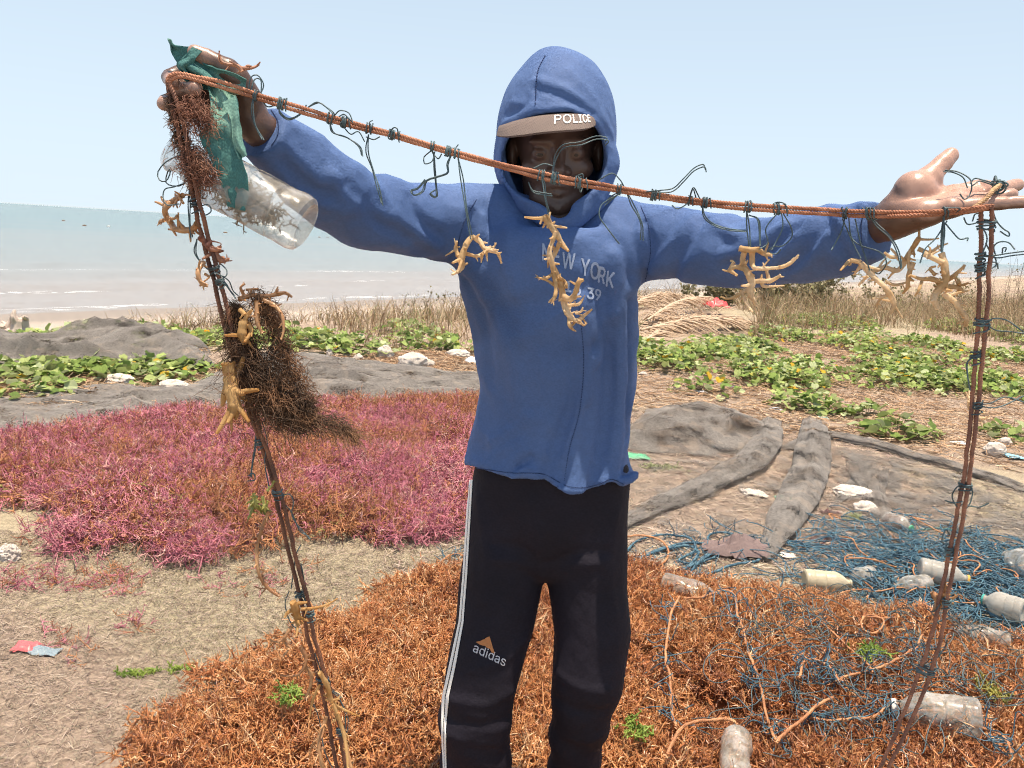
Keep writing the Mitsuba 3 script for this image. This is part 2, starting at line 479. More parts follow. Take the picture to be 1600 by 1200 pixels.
pale = [(0.44, 0.355, 0.29), (0.36, 0.28, 0.225), (0.50, 0.415, 0.345), (0.24, 0.175, 0.135), (0.36, 0.32, 0.24), (0.40, 0.30, 0.26)]
red = [(0.40, 0.26, 0.16), (0.48, 0.32, 0.20), (0.30, 0.19, 0.12), (0.52, 0.40, 0.28)]
near_left = gpoly([(-120, 830), (300, 860), (740, 840), (740, 1000), (250, 1160), (-200, 1250)])
near_right = gpoly([(960, 640), (1250, 660), (1650, 780), (1700, 900), (1200, 920), (960, 880)])
mid_right = gpoly([(940, 560), (1330, 520), (1640, 560), (1700, 760), (1350, 700), (940, 640)])
mid_left = gpoly([(-150, 640), (300, 590), (760, 560), (760, 590), (380, 640), (-150, 690)])
behind_man = gpoly([(600, 640), (985, 640), (985, 870), (1240, 870), (1640, 900), (1640, 1040), (1200, 960), (600, 940)])
vf, c = straw_mesh([(near_left, 26000, 0.024, 0.00065, [tuple(.82 * k_ for k_ in c_) for c_ in pale], 0.005), (near_right, 9000, 0.06, 0.0014, pale, 0.006), (mid_right, 14000, 0.13, 0.0024, red, 0.03),
                    (mid_left, 6000, 0.13, 0.0024, red, 0.02), (behind_man, 9000, 0.05, 0.0013, pale, 0.006)])
obj('straw_litter', vf, 'mat_straw', smooth=False, color=c)
tag('straw_litter', 'dry straw and dead grass strewn over the bare ground', 'straw', kind='stuff')

# short dead turf, near left
q = inside(near_left, 7000)
keep = meshkit.fbm(np.column_stack([q * 1.4, 0 * q[:, 0]]), 3, 41) > 0.47
q = q[keep]
n = len(q)
g1 = blades(on_ground(q, -0.004), rng.uniform(0.015, 0.05, n), rng.uniform(0.5, 0.95, n), rng.uniform(0.0007, 0.0014, n), 3, 5)
pal = np.array([(0.42, 0.36, 0.25), (0.36, 0.32, 0.21), (0.47, 0.40, 0.31), (0.27, 0.27, 0.16)])
c1 = np.repeat(pal[rng.integers(0, 4, n)] * rng.uniform(0.75, 1.2, (n, 1)), 9, 0)
obj('dead_turf', g1, 'mat_straw', smooth=False, color=c1)
tag('dead_turf', 'short dead grass turf between the two heaps of seaweed', 'grass', kind='stuff')

# the tall dry grass that closes the beach off
band = gpoly([(170, 515), (215, 492), (300, 484), (420, 484), (560, 480), (740, 472), (1010, 470), (1300, 478), (1400, 482), (1640, 475), (1700, 545), (1350, 520), (1200, 535), (1000, 560), (760, 560), (560, 560), (400, 520), (240, 525)])
NB = 17000
q = inside(band, NB)
dens = meshkit.fbm(np.column_stack([q * 0.9, 0 * q[:, 0]]), 3, 51)
q = q[(dens > 0.36) & ~contains_xy(gpoly([(975, 480), (1120, 476), (1185, 505), (1170, 540), (1000, 560)]), q[:, 0], q[:, 1])]
n = len(q)
tall = meshkit.fbm(np.column_stack([q * 0.5, 0 * q[:, 0]]), 2, 53)
hgt = rng.uniform(0.12, 0.42, n) * (0.5 + 1.0 * tall) * np.where(q[:, 0] > 0.5, 1.75, 0.95)
g2 = blades(on_ground(q, -0.02), hgt, rng.uniform(0.15, 0.9, n), rng.uniform(0.0030, 0.0075, n), 4, 6)
pal = np.array([(0.36, 0.26, 0.16), (0.28, 0.18, 0.105), (0.46, 0.36, 0.24), (0.24, 0.21, 0.10), (0.17, 0.115, 0.07), (0.22, 0.26, 0.10)])
pi = np.where(rng.random(n) < 0.55, rng.integers(0, 3, n), rng.integers(0, 6, n))
c2 = np.repeat(pal[pi] * rng.uniform(0.75, 1.2, (n, 1)), 12, 0)
obj('dry_grass', g2, 'mat_straw', smooth=False, color=c2)
tag('dry_grass', 'tall dry brown grass along the top of the beach', 'grass', kind='stuff')


# ------------------------------------------------------------------ beach vine
def leaf_mesh(nu=5, nv=4):
    """a round two-lobed leaf folded along its midrib, about 1 long, base at the origin, lying along +x"""
    out = []
    for side in (-1, 1):
        t = np.linspace(0, 1, nu)
        wdt = 0.52 * np.sqrt(np.clip(1 - ((t - 0.56) / 0.60) ** 2, 0, 1))
        g = np.linspace(0, 1, nv)
        Tt, Gg = np.meshgrid(t, g, indexing='ij')
        Yy = wdt[:, None] * Gg
        Xx = Tt + 0.10 * Gg * (Tt > 0.8) + 0.02 * Gg
        Zz = 0.32 * Yy - 0.22 * Tt ** 2 + 0.05 * np.sin(6 * Tt) * Gg
        v = np.stack([Xx, side * Yy, Zz], -1).reshape(-1, 3)
        i, j = np.meshgrid(np.arange(nu - 1), np.arange(nv - 1), indexing='ij')
        b = i * nv + j
        f = np.stack([b, b + nv, b + nv + 1, b + 1], -1).reshape(-1, 4)
        f = np.vstack([f[:, [0, 1, 2]], f[:, [0, 2, 3]]])
        out.append((v, f if side > 0 else f[:, ::-1]))
    return cat(*out)


def leaf_rot(n, r):
    yaw = r.uniform(0, 2 * np.pi, n)
    pitch = r.normal(0.15, 0.45, n)
    roll = r.normal(0, 0.35, n)
    ry = np.zeros((n, 3, 3))
    ry[:, 0, 0], ry[:, 0, 2], ry[:, 1, 1], ry[:, 2, 0], ry[:, 2, 2] = np.cos(pitch), -np.sin(pitch), 1, np.sin(pitch), np.cos(pitch)
    return rotz(yaw) @ ry @ rotx(roll)


leafv = [leaf_mesh(5, 3)]
scene['mat_leaf'] = {'type': 'principledthin', 'base_color': VC, 'roughness': 0.42, 'diff_trans': 0.55, 'spec_trans': 0.0, 'eta': 1.45}
GREENS = np.array([(0.20, 0.28, 0.08), (0.27, 0.34, 0.12), (0.15, 0.22, 0.07), (0.34, 0.40, 0.16), (0.37, 0.42, 0.24), (0.23, 0.26, 0.12)])
clumps = [  # pixel, radius in metres, leaves
    (30, 538, .8, 90), (100, 533, .8, 100), (170, 522, .8, 100), (235, 530, .7, 100), (330, 540, .6, 70), (380, 552, .5, 60), (465, 548, .55, 80), (510, 560, .5, 80), (560, 566, .45, 50), (640, 528, .5, 60),
    (655, 552, .5, 60), (700, 562, .4, 30), (60, 632, .35, 36), (110, 600, .6, 70), (160, 604, .5, 45), (235, 598, .5, 60), (282, 604, .45, 60), (30, 604, .5, 50),
    (1005, 562, .5, 90), (1040, 580, .4, 60), (1100, 560, .45, 70), (1160, 547, .5, 70), (1215, 532, .5, 70), (1220, 598, .4, 60), (1175, 572, .4, 50), (1265, 582, .4, 50), (1250, 512, .6, 80), (1295, 508, .6, 80),
    (1330, 545, .5, 45), (1390, 560, .5, 80), (1450, 543, .6, 110), (1500, 515, .7, 130), (1560, 522, .7, 130), (1595, 565, .6, 110), (1400, 592, .5, 100), (1460, 602, .5, 110), (1540, 600, .5, 110),
    (1245, 640, .25, 22), (1285, 645, .3, 24), (1640, 540, .7, 120), (1640, 620, .6, 100), (-40, 600, .6, 60), (-40, 545, .8, 80), (1100, 615, .3, 18), (1190, 605, .3, 20)]
fill = Polygon([(1000, 545), (1120, 530), (1250, 498), (1420, 500), (1640, 495), (1640, 650), (1480, 625), (1300, 610), (1190, 610), (1020, 585)])
r_ = np.random.default_rng(17)
while len(clumps) < 72:
    x, y = r_.uniform(1000, 1640), r_.uniform(495, 650)
    if fill.contains(Point(x, y)):
        clumps.append((x, y, r_.uniform(.25, .5), int(r_.uniform(14, 30))))
pos, scl = [], []
for x, y, rad, n in clumps:
    c = gr(x, y)
    n = int(n * (3.3 if x > 950 else 2.1))
    rad = rad * (1.15 if x > 950 else 1.0)
    a, r = rng.uniform(0, 2 * np.pi, n), rad * np.sqrt(rng.random(n)) * rng.uniform(0.55, 1.1, n)
    q = np.column_stack([c[0] + r * np.cos(a), c[1] + r * np.sin(a) * 1.1])
    top = (0.07 if x < 320 and y > 580 else 0.17) * np.clip(1 - (r / rad) ** 2, 0, 1) * rng.uniform(0.25, 1.0, n)
    pos.append(on_ground(q, 0) + np.column_stack([0 * a, 0 * a, 0.02 + top]))
    scl.append(rng.uniform(0.040, 0.080, n))
pos, scl = np.vstack(pos), np.concatenate(scl)
n = len(pos)
v, f, ids = scatter(leafv, pos, leaf_rot(n, rng), scl, np.zeros(n, int))
gi = rng.integers(0, len(GREENS), n)
gc = GREENS[gi] * rng.uniform(0.9, 1.4, (n, 1))
yel = rng.random(n)
gc = np.where((yel > 0.985)[:, None], np.array([0.55, 0.36, 0.05]), gc)
gc = np.where(((yel > 0.95) & (yel <= 0.985))[:, None], np.array([0.36, 0.36, 0.10]), gc)
# runners that the leaves stand on
stems = []
for x, y, rad, n_ in clumps:
    for k in range(4):
        c = gr(x, y)[:2]
        a = rng.uniform(0, 2 * np.pi)
        t = np.linspace(-1, 1, 8)
        qq = c + np.column_stack([np.cos(a) * t - np.sin(a) * 0.2 * np.sin(3 * t + k), np.sin(a) * t + np.cos(a) * 0.2 * np.sin(3 * t + k)]) * rad * 1.2
        stems.append(on_ground(qq, 0.012))
sv, sf = tubes(np.array(stems), 0.004, 4)
V, F = cat((v, f), (sv, sf))
obj('beach_vine', (V, F), 'mat_leaf', smooth=True, color=np.vstack([gc[ids], np.tile([0.24, 0.20, 0.09], (len(sv), 1))]))
tag('beach_vine', 'green creeping beach vine growing over the sand below the dry grass', 'plant', kind='stuff')

# the clumps nearest to the man: plants with leaves one can pick apart
near_clumps = [((1400, 684), .34, 52, 'large leafy green vine clump at the edge of the grey net, right of the man'),
               ((1345, 652), .22, 22, 'small green vine clump just above the larger one beside the net'),
               ((1592, 690), .30, 34, 'green vine clump by the white stones at the right edge'),
               ((75, 612), .40, 34, 'broad leaved green vine clump in front of the net heap, far left'),
               ((190, 612), .26, 20, 'sparse pale green vine clump among white stones in front of the net heap')]
lm = mikit.ply(leafv[0], None, smooth=True)
for i, g in enumerate(GREENS):
    scene[f'mat_leaf_{i}'] = {'type': 'principledthin', 'base_color': {'type': 'rgb', 'value': list(g)}, 'roughness': 0.4, 'diff_trans': 0.55, 'spec_trans': 0.0, 'eta': 1.45}
for (x, y), rad, n, lab in near_clumps:
    r = np.random.default_rng(int(x + y))
    k = thing('vine_plant', lab, 'plant', 'vine plants at the edge of the bare ground')
    c = gr(x, y)
    a, d = r.uniform(0, 2 * np.pi, n), rad * np.sqrt(r.random(n))
    q = np.column_stack([c[0] + d * np.cos(a), c[1] + d * np.sin(a)])
    P = on_ground(q, 0) + np.column_stack([0 * a, 0 * a, 0.025 + (0.07 if x < 320 else 0.13) * (1 - (d / rad) ** 2) * r.uniform(0.2, 1, n)])
    Rm = leaf_rot(n, r)
    base = on_ground(c[None, :2], 0.005)[0]
    st = []
    for m in range(n):
        M = np.eye(4)
        M[:3, :3] = Rm[m] * r.uniform(0.06, 0.105)
        M[:3, 3] = P[m]
        obj('leaf', {**lm, 'bsdf': {'type': 'ref', 'id': f'mat_leaf_{r.integers(0, len(GREENS))}'}}, None, k, to_world=T(M.tolist()))
        st.append(spline([base + (P[m] - base) * [0.5, 0.5, 0] * r.uniform(0.5, 1.2) + [0, 0, 0.004], base + (P[m] - base) * [0.8, 0.8, 0.2] + r.normal(size=3) * [.01, .01, 0], P[m]], 5))
    scene['mat_stem'] = two(principled((0.22, 0.20, 0.08), 0.6))
    obj('stem', tubes(np.array(st), 0.0022, 4), 'mat_stem', k, smooth=True)

# ------------------------------------------------------------------ implicit surfaces
def chain(p, pts, rad, ky=1.0):
    """distance to a run of tapering rounded bones; ky > 1 flattens it front to back"""
    pts, rad = np.asarray(pts, float), np.asarray(rad, float)
    s = np.array([1, ky, 1.0])
    q, c = p * s, pts * s
    best = None
    for a, b, r0, r1 in zip(c[:-1], c[1:], rad[:-1], rad[1:]):
        ab = b - a
        t = np.clip(((q - a) @ ab) / (ab @ ab + 1e-12), 0, 1)
        d = np.linalg.norm(q - a - t[:, None] * ab, axis=1) - (r0 + (r1 - r0) * t)
        best = d if best is None else np.minimum(best, d)
    return best / (0.5 + 0.5 * ky)


def smin(a, b, k):
    h = np.clip(0.5 + 0.5 * (b - a) / k, 0, 1)
    return b * (1 - h) + a * h - k * h * (1 - h)


def ellip(p, c, r):
    q = (p - c) / np.asarray(r)
    k0 = np.linalg.norm(q, axis=1)
    k1 = np.linalg.norm(q / np.asarray(r), axis=1)
    return k0 * (k0 - 1) / (k1 + 1e-9)


def seg_dist(p, pts):
    best = None
    for a, b in zip(pts[:-1], pts[1:]):
        ab = b - a
        t = np.clip(((p - a) @ ab) / (ab @ ab + 1e-12), 0, 1)
        d = np.linalg.norm(p - a - t[:, None] * ab, axis=1)
        best = d if best is None else np.minimum(best, d)
    return best


def surface(f, lo, hi, h, smooth_it=2):
    """a closed mesh of the zero level of f in a box: surface nets on a grid of step h, evaluated only near the surface"""
    lo, hi = np.asarray(lo, float), np.asarray(hi, float)
    B = 12
    n = (np.ceil((hi - lo) / h / B).astype(int)) * B
    g = np.full(n, 1.0, np.float32)
    nb = n // B
    bi = np.stack(np.meshgrid(*[np.arange(k) for k in nb], indexing='ij'), -1).reshape(-1, 3)
    cen = lo + (bi * B + (B - 1) / 2) * h
    dc = f(cen)
    near = np.abs(dc) < B * h * 0.88 * 1.6 + 0.02
    for k in np.nonzero(~near & (dc < 0))[0]:
        a = bi[k] * B
        g[a[0]:a[0] + B, a[1]:a[1] + B, a[2]:a[2] + B] = -1
    off = np.stack(np.meshgrid(*[np.arange(B)] * 3, indexing='ij'), -1).reshape(-1, 3)
    sel = np.nonzero(near)[0]
    for s0 in range(0, len(sel), 256):
        ks = sel[s0:s0 + 256]
        idx = (bi[ks] * B)[:, None] + off[None]
        val = f((lo + idx * h).reshape(-1, 3)).reshape(len(ks), B, B, B)
        for k, v_ in zip(ks, val):
            a = bi[k] * B
            g[a[0]:a[0] + B, a[1]:a[1] + B, a[2]:a[2] + B] = v_
    g[[0, -1]] = np.maximum(g[[0, -1]], 1e-3)
    g[:, [0, -1]] = np.maximum(g[:, [0, -1]], 1e-3)
    g[:, :, [0, -1]] = np.maximum(g[:, :, [0, -1]], 1e-3)
    sg = g < 0
    m = n - 1
    cnt = np.zeros(m, np.int8)
    for a, b, c in np.ndindex(2, 2, 2):
        cnt += sg[a:a + m[0], b:b + m[1], c:c + m[2]]
    act = np.nonzero((cnt > 0) & (cnt < 8))
    A = np.stack(act, 1)
    ind = np.full(m, -1, np.int64)
    ind[act] = np.arange(len(A))
    acc, num = np.zeros((len(A), 3)), np.zeros(len(A))
    cor = list(np.ndindex(2, 2, 2))
    for x in cor:
        for ax in range(3):
            if x[ax] == 0:
                y = list(x)
                y[ax] = 1
                gx_ = g[A[:, 0] + x[0], A[:, 1] + x[1], A[:, 2] + x[2]].astype(float)
                gy_ = g[A[:, 0] + y[0], A[:, 1] + y[1], A[:, 2] + y[2]].astype(float)
                on = (gx_ < 0) != (gy_ < 0)
                t = np.where(on, gx_ / np.where(on, gx_ - gy_, 1), 0)
                q = np.array(x, float)[None] + t[:, None] * (np.array(y) - np.array(x))[None]
                acc[on] += q[on]
                num[on] += 1
    V = lo + (A + acc / num[:, None]) * h
    F = []
    for ax in range(3):
        o1, o2 = [(1, 2), (2, 0), (0, 1)][ax]
        s0 = [slice(1, -1)] * 3
        s0[ax] = slice(0, -1)
        s1 = list(s0)
        s1[ax] = slice(1, None)
        diff = sg[tuple(s0)] != sg[tuple(s1)]
        e = np.stack(np.nonzero(diff), 1)
        st = np.ones(3, int)
        st[ax] = 0
        e = e + st
        ins = sg[e[:, 0], e[:, 1], e[:, 2]]
        d1, d2 = np.zeros(3, int), np.zeros(3, int)
        d1[o1], d2[o2] = 1, 1
        q = [ind[tuple((e - x).T)] for x in (d1 * 0, d1, d1 + d2, d2)]
        quad = np.stack(q, 1)
        ok = (quad >= 0).all(1)
        quad, ins = quad[ok], ins[ok]
        quad[~ins] = quad[~ins][:, ::-1]
        F.append(quad)
    F = np.vstack(F)
    F = np.vstack([F[:, [0, 1, 2]], F[:, [0, 2, 3]]])
    M = trimesh.Trimesh(V, F, process=False)
    if M.volume < 0:
        M.invert()
    if smooth_it:
        e = M.edges_unique
        deg = np.bincount(e.ravel(), minlength=len(V)).astype(float)[:, None]
        x = np.array(M.vertices)
        for w_ in (0.5, -0.52) * (2 * smooth_it):
            a = np.zeros_like(x)
            np.add.at(a, e[:, 0], x[e[:, 1]])
            np.add.at(a, e[:, 1], x[e[:, 0]])
            x = x + w_ * (a / np.maximum(deg, 1) - x)
        M = trimesh.Trimesh(x, M.faces, process=False)
    return M


def trace(f, x, y, near=0.6, far=2.2):
    """where the line of sight of a pixel first meets the surface f"""
    x, y = np.atleast_1d(np.asarray(x, float)), np.atleast_1d(np.asarray(y, float))
    D = FWD * FPX + CRIGHT * (x - 800)[:, None] + CUP * (600 - y)[:, None]
    D = norm(D)
    t = np.full(len(x), near)
    for k in range(48):
        v_ = f(CAM + D * t[:, None])
        t = np.where(t < far, t + np.clip(v_, -0.02, 0.05) * 0.8, t)
    return CAM + D * t[:, None]


def grad(f, p, e=2e-3):
    return norm(np.stack([f(p + np.eye(3)[k] * e) - f(p - np.eye(3)[k] * e) for k in range(3)], 1))


# ------------------------------------------------------------------ the man: joints
sh_l, el_l, wr_l = at(748, 352, 1.45), at(562, 330, 1.27), at(398, 196, 1.09)
sh_r, el_r, wr_r = at(1000, 372, 1.45), at(1165, 397, 1.27), at(1378, 350, 1.04)
neck, chest, belly, hips = at(872, 335, 1.47), at(860, 430, 1.46), at(868, 600, 1.46), at(858, 740, 1.47)
head_c = at(868, 232, 1.475)

# ---- hands
R_MCP = [at(1490, 304, 1.020), at(1495, 310, 1.000), at(1494, 317, .982), at(1486, 325, .968)]
R_FING = [[R_MCP[0], at(1531, 292, 1.02), at(1546, 292, 1.008), at(1552, 299, .996)],
          [R_MCP[1], at(1545, 301, 1.01), at(1572, 294, 1.02), at(1589, 289, 1.03)],
          [R_MCP[2], at(1538, 312, .985), at(1564, 308, .985), at(1580, 304, .985)],
          [R_MCP[3], at(1536, 319, .962), at(1574, 317, .956), at(1605, 315, .950)]]
R_RAD = [[.0115, .0098, .0088, .0082], [.0115, .0098, .0088, .0080], [.011, .0095, .0085, .0078], [.0105, .0088, .0078, .0072]]


def f_hand_r(p):
    w = at(1384, 347, 1.035)
    d = chain(p, [wr_r + norm(el_r - wr_r) * .07, wr_r, w], [.0255, .0225, .0215])
    for k, m in enumerate(R_MCP):
        d = smin(d, chain(p, [w + (m - w) * 0.12, w + (m - w) * 0.55, m], [.019, .0155, .0125]), .012)
    d = smin(d, chain(p, [at(1408, 338, 1.01), at(1440, 333, .985)], [.020, .016]), .014)
    d = smin(d, chain(p, [at(1406, 322, 1.035), at(1429, 299, 1.025), at(1450, 281, 1.03)], [.020, .0255, .0160]), .012)
    th = chain(p, [at(1449, 281, 1.03), at(1460, 268, 1.032), at(1474, 254, 1.036), at(1485, 243, 1.04)], [.0145, .0122, .0118, .0098])
    d = smin(d, th, .006)
    for fj, fr in zip(R_FING, R_RAD):
        d = smin(d, chain(p, fj, fr), .0035)
    # creases of the palm and the finger joints
    for cr, w_, a_ in (([at(1400, 311, 1.01), at(1425, 313, 1.0), at(1455, 308, 1.0), at(1485, 299, 1.0)], .0022, .0026), ([at(1399, 322, 1.0), at(1397, 306, 1.02)], .002, .0015)):
        d = d + a_ * np.exp(-(seg_dist(p, cr) / (w_ * 3.2)) ** 2)
    for fj in R_FING:
        d = d + knuckles(p, fj)
    return d + 0.0008 * (meshkit.fbm(p * 160, 2) - 0.5)


def knuckles(p, fj):
    """creases across a finger at its joints"""
    out = 0
    for a, j, b in zip(fj[:-2], fj[1:-1], fj[2:]):
        t = norm(b - a)
        q = p - j
        out = out + np.where(np.einsum('ij,ij->i', q, q) < .02 ** 2, .0011 * (np.exp(-((q @ t) / .0013) ** 2) + .6 * np.exp(-((q @ t - .0035) / .0012) ** 2)), 0)
    return out


L_FING = [([at(330, 122, 1.085), at(286, 112, 1.085), at(264, 121, 1.065), at(269, 128, 1.040)], [.0120, .0105, .0098, .0088]),
          ([at(334, 138, 1.090), at(292, 134, 1.095), at(283, 141, 1.060), at(305, 138, 1.035)], [.0120, .0105, .0098, .0090]),
          ([at(338, 154, 1.090), at(288, 154, 1.095), at(260, 158, 1.075), at(256, 162, 1.052)], [.0115, .0102, .0095, .0086]),
          ([at(345, 170, 1.090), at(300, 174, 1.090), at(276, 176, 1.075), at(272, 176, 1.055)], [.0108, .0092, .0084, .0078])]


def f_hand_l(p):
    w = at(390, 176, 1.088)
    d = chain(p, [wr_l + norm(el_l - wr_l) * .07, wr_l, w], [.026, .0235, .023])
    for fj, fr in L_FING:
        d = smin(d, chain(p, [w + (fj[0] - w) * .15, w + (fj[0] - w) * .6, fj[0]], [.020, .0165, .0128]), .010)
    d = smin(d, chain(p, [at(385, 150, 1.075), at(370, 124, 1.065), at(357, 110, 1.06)], [.0185, .0175, .0140]), .010)
    d = smin(d, chain(p, [at(357, 110, 1.06), at(343, 101, 1.058), at(322, 90, 1.055), at(305, 82, 1.05)], [.0140, .0122, .0116, .0095]), .005)
    for fj, fr in L_FING:
        d = smin(d, chain(p, fj, fr), .0035)
        d = d + knuckles(p, fj)
    return d + 0.0008 * (meshkit.fbm(p * 160, 2) - 0.5)


# ---- head, neck and the body inside the clothes
fx = norm(np.array([1.0, 0, 0.06]))
fy = norm(np.array([0.03, -1.0, -0.16]))       # where the face looks
fx = norm(fx - fy * (fx @ fy))
fz = np.cross(fx, -fy)
fz = fz if fz[2] > 0 else -fz


def face(a, b, c):
    """a point of the head: right in the picture, out of the face, up, from the middle of the head"""
    return head_c + fx * a + fy * b + fz * c


def f_head(p):
    q = np.stack([(p - head_c) @ fx, (p - head_c) @ fy, (p - head_c) @ fz], 1)
    e = lambda c, r: ellip(q, np.array(c), r)
    ch = lambda pts, r: chain(q, pts, r)
    d = e((0, -.012, .035), (.074, .094, .078))
    d = smin(d, e((0, .018, -.035), (.058, .070, .080)), .03)
    d = smin(d, ch([(-.032, .062, -.085), (0, .076, -.096), (.032, .062, -.085)], [.016, .018, .016]), .022)      # jaw and chin
    for s in (-1, 1):
        d = smin(d, e((s * .043, .060, -.030), (.020, .018, .016)), .018)                                          # cheekbones
        d = smin(d, e((s * .030, .079, .016), (.022, .009, .007)), .012)                                           # brow ridges
        d = -smin(-d, e((s * .031, .098, -.003), (.017, .016, .011)), .010)                                        # eye sockets
        d = smin(d, e((s * .031, .074, -.003), (.0150, .0135, .0135)), .004)                                       # eyeballs under lids
        d = np.maximum(d, -e((s * .031, .092, -.005), (.0115, .012, .0018)))                                       # the slit between the lids
        d = smin(d, e((s * .078, -.010, -.012), (.010, .018, .030)), .008)                                         # ears
    d = smin(d, ch([(0, .084, .004), (0, .094, -.016), (0, .101, -.030)], [.0075, .0085, .0115]), .010)            # nose
    for s in (-1, 1):
        d = smin(d, e((s * .013, .091, -.034), (.009, .010, .008)), .006)
    d = smin(d, ch([(-.021, .078, -.060), (0, .087, -.056), (.021, .078, -.060)], [.0040, .0060, .0040]), .006)    # lips
    d = smin(d, ch([(-.019, .076, -.068), (0, .085, -.070), (.019, .076, -.068)], [.0045, .0070, .0045]), .005)
    d = d + .003 * np.exp(-(seg_dist(q, np.array([(-.023, .086, -.064), (0, .094, -.063), (.023, .086, -.064)])) / .003) ** 2)
    d = smin(d, chain(p, [face(0, -.02, -.05), neck + [0, .01, -.05]], [.055, .058]), .025)
    return d


LEG_L = [at(797, 780, 1.47), at(787, 880, 1.46), at(772, 980, 1.44), at(744, 1100, 1.41), at(742, 1200, 1.45), at(742, 1330, 1.50)]
LEG_R = [at(915, 780, 1.47), at(918, 880, 1.46), at(924, 990, 1.44), at(915, 1080, 1.42), at(896, 1190, 1.47), at(893, 1330, 1.53)]
ank_l, ank_r = LEG_L[-1].copy(), LEG_R[-1].copy()
ank_l[2] = ank_r[2] = 0.075


def f_core(p):
    d = chain(p, [neck + [0, .01, -.03], chest, belly, hips], [.052, .108, .098, .112], 1.35)
    d = smin(d, chain(p, [sh_l, chest + [0, 0, .06], sh_r], [.045, .07, .045]), .04)
    d = smin(d, chain(p, [sh_l, el_l, wr_l], [.045, .036, .0245]), .02)
    d = smin(d, chain(p, [sh_r, el_r, wr_r], [.045, .036, .0235]), .02)
    for L, an in ((LEG_L, ank_l), (LEG_R, ank_r)):
        d = smin(d, chain(p, [hips + (L[0] - hips) * .8, L[1], L[3], L[3] + (an - L[3]) * .35, an], [.062, .058, .044, .042, .034]), .03)
        d = smin(d, chain(p, [an + [0, .03, -.035], an + [0, -.06, -.045], an + [0, -.14, -.055]], [.034, .034, .020]), .02)
    return d


bx = lambda pts, m: (np.min(pts, 0) - m, np.max(pts, 0) + m)
lo, hi = bx(np.vstack([R_FING[3], R_FING[1], [at(1485, 243, 1.04), wr_r + [-.06, .06, 0]]]), .035)
hand_r = surface(f_hand_r, lo, hi, .0021, 1)
lo, hi = bx(np.vstack([[q for fj, _ in L_FING for q in fj], [at(305, 82, 1.05), wr_l + [.06, .05, -.05]]]), .035)
hand_l = surface(f_hand_l, lo, hi, .0021, 1)
head = surface(f_head, head_c - [.12, .15, .20], head_c + [.12, .13, .14], .0032, 1)
allp = np.vstack([wr_l, wr_r, ank_l, ank_r, sh_l, sh_r, neck])
core = surface(f_core, np.min(allp, 0) - .2, np.max(allp, 0) + .15, .009, 2)


def union(meshes):
    import manifold3d as m3
    try:
        out = None
        for k in meshes:
            g = m3.Manifold(m3.Mesh(np.asarray(k.vertices, np.float32), np.asarray(k.faces, np.uint32)))
            if g.is_empty():
                raise ValueError(str(g.status()))
            out = g if out is None else out + g
        r = out.to_mesh()
        return trimesh.Trimesh(r.vert_properties[:, :3], r.tri_verts, process=False)
    except Exception as e:
        print('union:', e)
        return trimesh.util.concatenate(meshes)


body = union([core, head, hand_l, hand_r])
bv = np.asarray(body.vertices)
bn = np.asarray(body.vertex_normals)
skin, palm = np.array([0.095, 0.053, 0.039]), np.array([0.40, 0.245, 0.19])
# palms and fingertips are the lighter skin of the hand
nr = norm(np.array([0, -0.55, 0.8]))
wr_ = np.clip((bn @ nr + 0.15) / 0.5, 0, 1) * np.clip((bv[:, 0] - at(1378, 340, 1.03)[0]) / .02, 0, 1)
tips = np.zeros(len(bv))
for fj, _ in L_FING:
    tips = np.maximum(tips, np.clip(1.6 - np.linalg.norm(bv - fj[-1], axis=1) / .013, 0, 1))
tips = np.maximum(tips, np.clip(1.5 - np.linalg.norm(bv - at(305, 82, 1.05), axis=1) / .02, 0, 1))
wmix = np.clip(wr_ + 0.8 * tips, 0, 1)[:, None]
mott = (0.88 + 0.24 * meshkit.fbm(bv * 70, 3, 2))[:, None]
bc = (skin * (1 - wmix) + palm * wmix) * mott
scene['mat_skin'] = two(principled(VC, 0.36, specular=0.5))
person = thing('person', 'man in blue hooded sweatshirt and dark track trousers, arms spread to hold up a rope', 'person')
obj('body', body, 'mat_skin', person, smooth=True, color=bc)
for s in (-1, 1):
    eye = trimesh.creation.icosphere(3, .0114)
    eye.apply_translation(face(s * .031, .0745, -.004))
    ec = np.asarray(eye.vertices) - face(s * .031, .0745, -.004)
    iris = (ec @ norm(fy + [0, 0, -.2])) / .0118
    obj('eye', eye, scene.setdefault('mat_eye', two(principled(VC, 0.15))) and 'mat_eye', person, smooth=True,
        color=np.where((iris > .86)[:, None], [0.02, 0.012, 0.01], [0.20, 0.165, 0.145]))

# ---- sweatshirt
rows = [(352, 745, 1000, 1.452, 1.5), (420, 722, 1000, 1.446, 1.42), (470, 733, 994, 1.447, 1.38), (530, 745, 990, 1.457, 1.35), (600, 757, 987, 1.470, 1.32), (660, 748, 983, 1.478, 1.3), (720, 737, 981, 1.480, 1.3), (790, 733, 984, 1.476, 1.3)]
tor, trad = [], []
for y, xl, xr, Yd, k in rows:
    a, b = at(xl, y, Yd), at(xr, y, Yd)
    tor.append((a + b) / 2)
    trad.append(np.linalg.norm(b - a) / 2 + .002)
tor, trad = np.array(tor), np.array(trad)
SL = [sh_l + [.03, 0, 0], sh_l, (sh_l * .5 + el_l * .5) + [0, 0, -.004], el_l, el_l * .5 + wr_l * .5 + [0, 0, -.004], at(412, 205, 1.105)]
SR = [sh_r + [-.03, 0, 0], sh_r, (sh_r * .5 + el_r * .5) + [0, 0, -.004], el_r, el_r * .55 + wr_r * .45 + [0, 0, -.008], at(1362, 364, 1.055)]
# fold lines: pixels along them, height, width
FOLDS_IN = []


